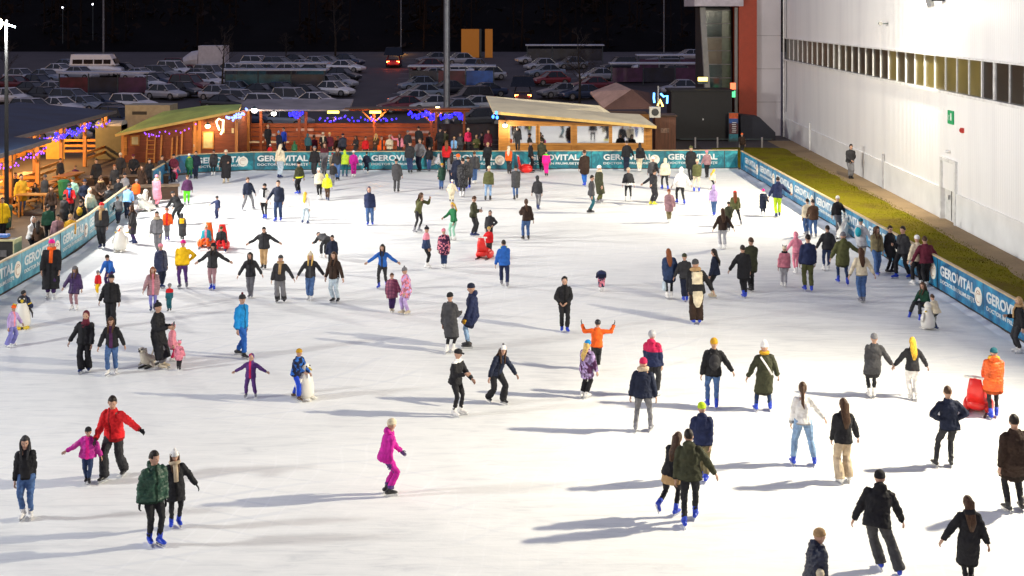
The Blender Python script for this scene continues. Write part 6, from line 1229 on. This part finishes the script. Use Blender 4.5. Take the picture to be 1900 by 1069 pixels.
for a in ((40, 152, R_, 'silver', 'hatch', 'silver hatchback behind the slate saloon in the rear row'), (28, 166, R_, 'burgundy', 'sedan', 'dark red saloon beside the mast in the rear row'), (128, 132, R_, 'steel', 'sedan', 'slate saloon peeping over the white minibus nose'), (232, 140, R_ + 10, 'dark', 'hatch', 'dark hatchback tucked behind the minibus tail'), (262, 150, R_, 'silver', 'sedan', 'silver saloon between minibus and box truck'), (292, 160, R_, 'navy', 'hatch', 'dark blue hatchback above the poster shelter'), (270, 166, R_, 'white', 'sedan', 'white saloon close above the poster shelter roof'), (240, 172, R_, 'steel', 'hatch', 'slate hatchback half covered by the poster shelter'), (300, 146, R_, 'grey', 'estate', 'grey estate between silver saloon and pale off roader'),
    (430, 140, R_, 'white', 'sedan', 'white saloon to the side of the box truck'), (446, 150, R_, 'dark', 'hatch', 'black hatchback behind the teal shelter end'), (470, 141, R_, 'silver', 'hatch', 'silver hatchback above the second shelter roof'), (500, 138, R_, 'steel', 'sedan', 'slate saloon in the middle row behind the shelters'), (540, 141, R_, 'white', 'hatch', 'white hatchback in the middle row behind the shelters'), (584, 142, R_, 'dark', 'sedan', 'black saloon in the middle row near the aisle'), (590, 127, R_, 'silver', 'hatch', 'silver hatchback squeezed between two in the top row'), (552, 122, R_, 'dark', 'sedan', 'black saloon at the very back beside the bare tree'), (480, 126, R_, 'white', 'estate', 'white estate at the very back by the bush'),
    (620, 178, R_, 'white', 'hatch', 'white hatchback at the aisle below the shelter end'), (440, 178, R_, 'steel', 'hatch', 'slate hatchback in front of the teal shelter'), (486, 182, R_, 'dark', 'sedan', 'black saloon in front of the teal shelter'), (524, 180, R_, 'navy', 'hatch', 'dark blue hatchback beside the black saloon near the teal shelter'),
    (408, 186, R_, 'silver', 'hatch', 'silver hatchback near the dark bare tree trunk'), (420, 204, R_, 'dark', 'sedan', 'black saloon just above the green roof edge'), (84, 190, R_, 'dark', 'hatch', 'black hatchback between two pale cars at the mast side'), (135, 194, R_, 'steel', 'estate', 'slate estate in the nearest full row'), (105, 178, R_, 'silver', 'sedan', 'silver saloon below the poster shelter end'),
    (905, 148, L_, 'silver', 'hatch', 'silver hatchback beside the blue sided shelter end'), (842, 142, L_, 'white', 'sedan', 'white saloon above the blue sided shelter'), (852, 120, L_, 'silver', 'hatch', 'silver hatchback in the far row near the orange panels'), (830, 176, L_, 'dark', 'sedan', 'black saloon just behind the thick mast'), (846, 214, L_, 'steel', 'hatch', 'slate hatchback over the timber doorway'), (898, 180, L_, 'navy', 'sedan', 'dark blue saloon above the cream roof corner'),
    (1110, 150, 195, 'silver', 'sedan', 'silver saloon behind the wide bare tree'), (1150, 132, 195, 'dark', 'suv', 'dark off roader behind the long roof by the tower'), (1205, 132, 195, 'white', 'sedan', 'white saloon between two long roofs by the tower'), (1296, 132, 192, 'navy', 'hatch', 'dark blue hatchback touching the tower column'), (1098, 168, 198, 'burgundy', 'sedan', 'dark red saloon beside the chalet roof'), (1060, 128, 198, 'grey', 'hatch', 'grey hatchback beyond the wide bare tree')): car(*a)
car(731, 124, 92, 'red', 'hatch', 'dark car with bright red tail lights at the far end of the lane', True); car(970, 188, 90, 'dark', 'hatch', 'dark car with lit red tail lights above the cream roof', True)
o = empty('box_truck', (lambda Y: V(((378 - CX) * Y / FPX, Y, gz(Y))))(cpY(132)), radians(180)); tag(o, 'white box truck with a rounded cab in the back row', 'truck', 'cars in the car park'); mb = MB(); mb.box((-1.2, 0, 1.9), (3.2, 2.1, 2.3)); mb.build('box', plain('truck_white', (.55, .53, .56), .5, var=.1), o); mb = MB(); mb.tube([(.5, 0, 1.4), (1.3, 0, 1.4), (2.2, 0, 1.1)], [(1.0, 1.1), (.98, .95), (.9, .6)], side=(0, 1, 0), n=12); mb.build('cab', plain('truck_white', (.55, .53, .56), .5), o)
for x in (-2, 1.4):
    for y in (-.9, .9): put(car_meshes('suv')['wheel'], 'wheel', o, (x, y, .38))
# trolley shelters
def trolley(x0, x1, py, label, side, red=False):
    Y = cpY(py); a = (x0 - CX) * Y / FPX; b = (x1 - CX) * Y / FPX; z = gz(Y); o = empty('trolley_shelter', (a, Y, z)); tag(o, label, 'shelter', 'long trolley shelters in the car park'); W = b - a
    mb = MB(); mb.box((W / 2, 0, 2.35), (W, 2.6, .14)); mb.build('roof', plain('shelter_white', (.5, .52, .6), .5, var=.12, scale=.6), o); n = 4
    for i in range(n): mb = MB(); mb.bar((.2 + (W - .4) * i / (n - 1), -1.0, 0), (.2 + (W - .4) * i / (n - 1), -1.0, 2.3), .1); mb.build('post', POST, o)
    for i in range(n - 1): mb = MB(); mb.box((.2 + (W - .4) * (i + .5) / (n - 1), -1.03, 1.15), ((W - .4) / (n - 1) - .15, .04, 1.5)); mb.build('side_panel', plain('panel_' + side[i % len(side)], mul(PAL[side[i % len(side)]], .8), .4, var=.5, scale=1.2), o)
trolley(113, 282, 178, 'long trolley shelter with red and blue posters on its side', ['maroon', 'dnavy', 'plum']); trolley(418, 608, 172, 'long white roofed trolley shelter with teal side panels', ['dteal', 'dteal', 'dnavy']); trolley(440, 610, 158, 'second white roofed trolley shelter just behind the teal one', ['dteal', 'dnavy']); trolley(758, 920, 164, 'white roofed trolley shelter with a blue end beside the thick mast', ['dnavy', 'maroon', 'blue']); trolley(1130, 1312, 158, 'long white roofed trolley shelter by the tower', ['plum', 'dnavy']); trolley(975, 1120, 118, 'distant white roofed trolley shelter beyond the lane', ['dnavy']); trolley(1180, 1300, 140, 'white roofed trolley shelter behind the one by the tower', ['plum', 'dnavy'])
mb = MB(); n = 0
for i in range(7):
    for s in (0, 1):
        p = at(0, 0, 0) if False else None
for i in range(6):
    Y = 112 + .2 * i; X = -8.6 + i * 2.0; mb.add([(X, Y, gz(Y) - .024), (X + .7, Y, gz(Y) - .024), (X + .7, Y + .35, gz(Y + .35) - .024), (X, Y + .35, gz(Y + .35) - .024)], [(0, 1, 2, 3)])
for s, px in ((0, -11.6), (1, 4.6)):
    for i in range(11): Y = 118 + i * 5; X = px + (i * -.25 if s == 0 else i * .25); mb.add([(X, Y, gz(Y) - .024), (X + 3.5, Y, gz(Y) - .024), (X + 3.5, Y + .14, gz(Y + .14) - .024), (X, Y + .14, gz(Y + .14) - .024)], [(0, 1, 2, 3)])
o = mb.build('road_marking', plain('marking_white', (.4, .4, .4), .7)); o['kind'] = 'structure'
# masts and poles
def pole(px, py0, Y, r, label, top=30, z0=None):
    z = gz(Y); o = empty('lamp_post', V(((px - CX) * Y / FPX, Y, z))); tag(o, label, 'lamp post'); mb = MB(); mb.tube([(0, 0, 0), (0, 0, 1.0), (0, 0, top)], [r * 1.25, r, r * .9], n=12); mb.build('pole', plain('mast_steel', (.15, .165, .2), .45, .5), o); mb = MB(); mb.tube([(0, 0, 0), (0, 0, .35)], [r * 1.9, r * 1.7], n=12); mb.build('base', POST, o)
    mb = MB(); mb.bar((-.6, 0, top), (.6, 0, top), .12); mb.box((.6, -.1, top - .08), (.4, .25, .12)); mb.box((-.6, -.1, top - .08), (.4, .25, .12)); mb.build('lamp_head', POST, o)
pole(829, 0, 101, .26, 'thick grey steel mast rising behind the timber shelter', 22); pole(192, 0, 150, .12, 'thin lamp post above the white minibus', 18); pole(744, 0, 168, .09, 'thin dark post behind the car with red lights', 18); pole(1232, 0, 160, .09, 'thin post near the tower', 17)
# orange panels
o = empty('lit_panels', (lambda Y: V(((885 - CX) * Y / FPX, Y, gz(Y))))(170)); tag(o, 'tall orange lit panels standing at the end of the car park', 'panel'); s = 170 / FPX; mb = MB(); z = lambda py: CH - (py - HY) * s - gz(170)
for x0, x1 in ((856, 889), (900, 914)): mb.box((((x0 + x1) / 2 - 885) * s, 0, (z(54) + z(107)) / 2), ((x1 - x0) * s, .2, z(54) - z(107)))
mb.build('panel', emit('panel_orange', (.5, .17, .012), .22), o); mb = MB(); mb.box((0, .3, z(107) / 2), (4.4, .5, max(.2, z(107)))); mb.box((.35, .15, (z(54) + z(107)) / 2), (.5, .2, z(54) - z(107))); mb.build('stand', POST, o)
# tiny sign with lights beside the lit car, bare trees, bushes
BARK = plain('bark', (.03, .022, .018), .9, var=.4, scale=5)
def bare_tree(px, Y, h, label, seed, spread=.5, n0=5, warm=False):
    random.seed(seed); z = gz(Y); o = empty('bare_tree', V(((px - CX) * Y / FPX, Y, z))); tag(o, label, 'tree', 'bare trees in the car park'); tk = MB(); tw = MB()
    top = V((random.uniform(-.3, .3), 0, h)); tk.tube([V((0, 0, 0)), V((.05, 0, h * .35)), top * .7, top], [.16 * h / 8, .12 * h / 8, .07 * h / 8, .02], n=7)
    def grow(p, d, L, r, dep):
        q = p + d * L; (tw).tube([p, (p + q) / 2 + V((random.uniform(-.06, .06), random.uniform(-.06, .06), .02)), q], [r, r * .75, r * .5], n=4, cap=False)
        if dep == 0: return
        for i in range(3 if dep > 1 else 4):
            dd = (d + V((random.gauss(0, spread), random.gauss(0, spread), random.uniform(-.1, .5)))).normalized(); grow(p + d * L * random.uniform(.4, 1), dd, L * random.uniform(.5, .75), r * .55, dep - 1)
    for i in range(n0 * 2):
        t = random.uniform(.3, .95); a = random.uniform(0, 6.28); grow(V((0, 0, h * t)), V((cos(a) * .8, sin(a) * .8, .7)).normalized(), h * .22 * (1.15 - t * .6), .035 * h / 8, 3)
    tk.build('trunk', BARK, o, True); tw.build('crown', BARK, o)
bare_tree(622, 166, 7.5, 'slim bare tree behind the top row of cars', 1); bare_tree(412, 124, 6.5, 'dark bare tree at the aisle by the green roof', 2); bare_tree(1075, 118, 6.6, 'wide bare tree behind the cream roofed cabin', 4, .7, 8); bare_tree(530, 160, 4.0, 'low bare bush by the top row of cars', 5, .8); bare_tree(10, 118, 6.0, 'bare tree by the mast at the picture edge', 6)
# the wooded slope behind: hill, trunks and scrub as one dark mass
mb = MB(); random.seed(11); ys_ = [178, 186, 198, 215, 240, 280]; hs = [0, 2.5, 6, 11, 17, 22]; nx = 60
mb.add([V((-170 + 340 * j / nx, y, gz(y) - .4 + h + noise.noise(V((j * .35, i * .9, 3))) * (1.2 if i else .2))) for i, (y, h) in enumerate(zip(ys_, hs)) for j in range(nx + 1)], [(i * (nx + 1) + j, i * (nx + 1) + j + 1, (i + 1) * (nx + 1) + j + 1, (i + 1) * (nx + 1) + j) for i in range(5) for j in range(nx)])
h = mb.build('hill', plain('dark_slope', (.003, .0024, .0028), .95, var=.5, scale=.2, spec=.1), None, True); h['kind'] = 'structure'
mb = MB()
for i in range(420):
    y = random.uniform(180, 235); x = random.uniform(-100, 75); z = gz(y) + (y - 180) * .33; hh_ = random.uniform(6, 12); r = random.uniform(.08, .2); lx = random.uniform(-.6, .6)
    mb.tube([(x, y, z - 1), (x + lx * .4, y, z + hh_ * .5), (x + lx, y, z + hh_)], [r, r * .7, .02], n=5, cap=False)
    for k in range(7):
        a = random.uniform(0, 6.28); t = random.uniform(.35, .95); L = random.uniform(.8, 2.2); p = V((x + lx * t, y, z + hh_ * t)); q = p + V((cos(a) * L, sin(a) * L * .4, L * random.uniform(.3, .9))); mb.tube([p, q], [r * .35, .012], n=3, cap=False)
    for k in range(10):
        c = V((x + random.gauss(0, 1.2), y + random.gauss(0, .8), z + hh_ * random.uniform(.0, .25))); e = [V((random.gauss(0, .5), random.gauss(0, .5), random.gauss(0, .4))) for _ in range(3)]; mb.add([c + e[0], c + e[1], c + e[2]], [(0, 1, 2)])
w = mb.build('woodland', plain('woodland_bark', (.012, .007, .0055), .95, var=.5, scale=.3, spec=.2)); w['kind'] = 'stuff'; w['label'] = 'dark leafless woodland on the slope behind the car park'
for px, py, lb in ((116, 14, 'tiny white lamp glowing among the trees of the slope'), (172, 8, 'second tiny white lamp among the trees of the slope'), (66, 123, 'tiny yellow lamp at the back of the car park'), (743, 99, 'small yellow lamp behind the car with bright red tail lights')):
    Y = 176; o = empty('far_lamp', atY(px, py, Y)); tag(o, lb, 'lamp', 'far lamps'); mb = MB(); mb.ell((0, 0, 0), (.12,) * 3, None, 8, 6); (pt_light(o, (0, -.6, 0), 500, (1, .45, .08)) if px == 743 else None); mb.build('bulb', emit('far_%d' % (py > 50), (1, .7, .2) if py > 50 else (.9, .9, 1), 6), o, True); mb = MB(); mb.tube([(0, .1, .1), (0, .1, -5)], [.05, .06], n=6); mb.build('pole', POST, o)
# ---------------------------------------------------------------- skating aids
AW = plain('aid_white', (.72, .7, .64), .4, var=.06); AR_ = plain('aid_red', (.7, .02, .015), .35, var=.06); AO = plain('aid_orange', (.8, .13, .01), .35, var=.06); AK = plain('aid_black', (.02, .02, .022), .4); AY = plain('aid_yellow', (.7, .5, .03), .4)
def penguin(x, y, face, h, label, head=AK, beak=AY, feet=AY):
    o = empty('skating_aid', at(x, y), radians(face)); tag(o, label, 'skating aid', 'animal shaped skating aids'); mb = MB(); mb.tube([(0, 0, .05), (0, 0, .12), (0, 0, .35 * h), (0, 0, .6 * h), (0, 0, .74 * h), (0, .0, .8 * h)], [.15 * h, .25 * h, .25 * h, .2 * h, .13 * h, .1 * h], n=18); mb.build('body', AW, o, True)
    mb = MB(); mb.ell((0, 0, .87 * h), (.14 * h, .14 * h, .14 * h), None, 14, 10); hd = mb.build('head', head, o, True); mb = MB(); mb.tube([(0, -.12 * h, .86 * h), (0, -.24 * h, .83 * h)], [.05 * h, .012 * h], n=8); mb.build('beak', beak, hd)
    mb = MB(); [mb.ell((s * .06 * h, -.11 * h, .92 * h), (.025 * h,) * 3, None, 8, 6) for s in (-1, 1)]; mb.build('eyes', AK if head is not AK else AW, hd)
    for s in (-1, 1):
        mb = MB(); mb.tube([(s * .2 * h, 0, .62 * h), (s * .29 * h, .03, .45 * h), (s * .3 * h, .02, .3 * h)], [(.03 * h, .07 * h), (.03 * h, .09 * h), (.015 * h, .03 * h)], side=(1, 0, 0), n=8); mb.build('flipper', head, o, True)
        mb = MB(); mb.ell((s * .12 * h, -.12 * h, .045), (.1 * h, .2 * h, .045), None, 10, 6); mb.build('foot', feet, o, True)
        mb = MB(); mb.tube([(s * .16 * h, .1 * h, .7 * h), (s * .26 * h, .2 * h, .72 * h)], [.025, .025], n=8); mb.build('handle', AY, o)
def seal(x, y, face, label, k=1.0, m=AW, grp='animal shaped skating aids'):
    o = empty('skating_aid', at(x, y), radians(face)); tag(o, label, 'skating aid', grp); mb = MB(); mb.tube([(0, .62 * k, .12), (0, .45 * k, .16), (0, .1 * k, .26 * k), (0, -.25 * k, .4 * k), (0, -.42 * k, .66 * k), (0, -.46 * k, .82 * k)], [(.06, .04), (.17 * k, .13 * k), (.27 * k, .24 * k), (.23 * k, .25 * k), (.15 * k, .15 * k), (.1 * k, .1 * k)], side=(1, 0, 0), n=14); mb.build('body', m, o, True)
    mb = MB(); mb.ell((0, -.5 * k, .84 * k), (.14 * k, .17 * k, .14 * k), None, 12, 8); hd = mb.build('head', m, o, True); mb = MB(); mb.ell((0, -.66 * k, .84 * k), (.035,) * 3, None, 8, 6); [mb.ell((s * .08 * k, -.6 * k, .9 * k), (.025,) * 3, None, 6, 5) for s in (-1, 1)]; mb.build('face', AK, hd)
    for s in (-1, 1):
        mb = MB(); mb.tube([(s * .2 * k, -.2 * k, .25 * k), (s * .38 * k, -.12 * k, .05)], [(.09 * k, .035), (.12 * k, .02)], side=(0, 1, 0), n=8); mb.build('flipper', m, o, True)
        mb = MB(); mb.tube([(s * .1 * k, .02, .45 * k), (s * .22 * k, .05, .78 * k)], [.025, .025], n=8); mb.build('handle', m, o)
    mb = MB(); [mb.box((s * .16 * k, 0, .025), (.05, 1.0 * k, .05)) for s in (-1, 1)]; mb.build('runner', AK, o)
def seat_aid(x, y, face, label, m=AR_, k=1.0):
    o = empty('skating_aid', at(x, y), radians(face)); tag(o, label, 'skating aid', 'red and orange seat shaped skating aids'); mb = MB(); mb.tube([(0, .32 * k, .2 * k), (0, .1 * k, .3 * k), (0, -.2 * k, .3 * k), (0, -.36 * k, .22 * k)], [(.2 * k, .1 * k), (.27 * k, .17 * k), (.27 * k, .16 * k), (.16 * k, .1 * k)], side=(1, 0, 0), n=14); mb.build('seat', m, o, True)
    mb = MB(); mb.tube([(0, .26 * k, .3 * k), (0, .34 * k, .6 * k), (0, .38 * k, .95 * k)], [(.23 * k, .07 * k), (.2 * k, .06 * k), (.12 * k, .05 * k)], side=(1, 0, 0), n=12); b = mb.build('backrest', m, o, True); mb = MB(); mb.tube([(-.26 * k, .4 * k, .93 * k), (.26 * k, .4 * k, .93 * k)], [.03, .03], n=8); mb.build('handle', AW, b)
    for s in (-1, 1): mb = MB(); mb.ell((s * .24 * k, -.05 * k, .17 * k), (.11 * k, .34 * k, .17 * k), None, 12, 8); mb.build('side_float', m, o, True)
    mb = MB(); [mb.box((s * .22 * k, 0, .02), (.05, .9 * k, .04)) for s in (-1, 1)]; mb.build('runner', AK, o)
penguin(41, 609, 20, 1.0, 'white penguin aid with yellow feet held by the navy tracksuit child'); penguin(223, 467, 0, 1.05, 'white bearded penguin aid with pale head near the barrier opening', head=AW, beak=AO, feet=AW); penguin(566, 741, 60, .92, 'white penguin aid pushed by the child in bright blue trousers', head=AW, feet=AW)
seal(272, 392, -30, 'white seal aid beside the child in an orange jacket', .9); seal(264, 380, 40, 'white seal aid half hidden behind the other seal', .85); seal(276, 680, -20, 'cream seal aid behind the ankle length black coat', .62, plain('aid_cream', (.6, .55, .45), .4)); penguin(1722, 612, 200, .85, 'white penguin aid carrying a seated skater near the blue barrier', head=AW, feet=AW)
seat_aid(1815, 764, 150, 'bright red seat shaped aid pushed by the orange red coat'); seat_aid(899, 479, 160, 'red seat shaped aid held by the small red jacket child', k=.95); seat_aid(974, 320, 100, 'red seat shaped aid standing at the back barrier below the black cap', k=1.1); seat_aid(383, 458, 0, 'orange seat aid under the turquoise jacket child', AO); seat_aid(411, 462, 8, 'red seat aid under the dark jacket child')
seal(1563, 442, 150, 'white animal aid with black ears by the barrier behind the black jacket', .85)
# ---------------------------------------------------------------- build all people, then the folds of their clothes in one go
random.seed(21)
for p_ in PEOPLE: make_person(p_)
run_jobs()
# ---------------------------------------------------------------- night sky, camera, colour
w = D.worlds.new('World'); scene.world = w; w.use_nodes = True; nt = w.node_tree; bg = nt.nodes['Background']; sk = nt.nodes.new('ShaderNodeTexSky'); sk.sky_type = 'NISHITA'; sk.sun_disc = False; sk.sun_elevation = radians(-2.0); sk.sun_rotation = radians(200); sk.air_density = 1.5; sk.dust_density = 2.0
mx = nt.nodes.new('ShaderNodeMix'); mx.data_type = 'RGBA'; mx.blend_type = 'MULTIPLY'; mx.inputs[0].default_value = 1; mx.inputs[7].default_value = (.95, .93, 1.24, 1); nt.links.new(sk.outputs[0], mx.inputs[6]); nt.links.new(mx.outputs[2], bg.inputs['Color']); bg.inputs['Strength'].default_value = SKY
cd = D.cameras.new('camera'); cam = D.objects.new('camera', cd); COL.objects.link(cam); cam.location = (0, 0, CH); cam.rotation_euler = (radians(90), 0, 0); cd.sensor_width = 36; cd.lens = 36 * FPX / 1900; cd.shift_x = 0; cd.shift_y = -(534.5 - HY) / 1900; cd.clip_end = 2000; cd.clip_start = .1; scene.camera = cam
vs_ = scene.view_settings; vs_.view_transform = 'Standard'; vs_.look = 'None'; vs_.exposure = 0; vs_.gamma = 1; vs_.use_curve_mapping = False
scene.render.engine = 'CYCLES'
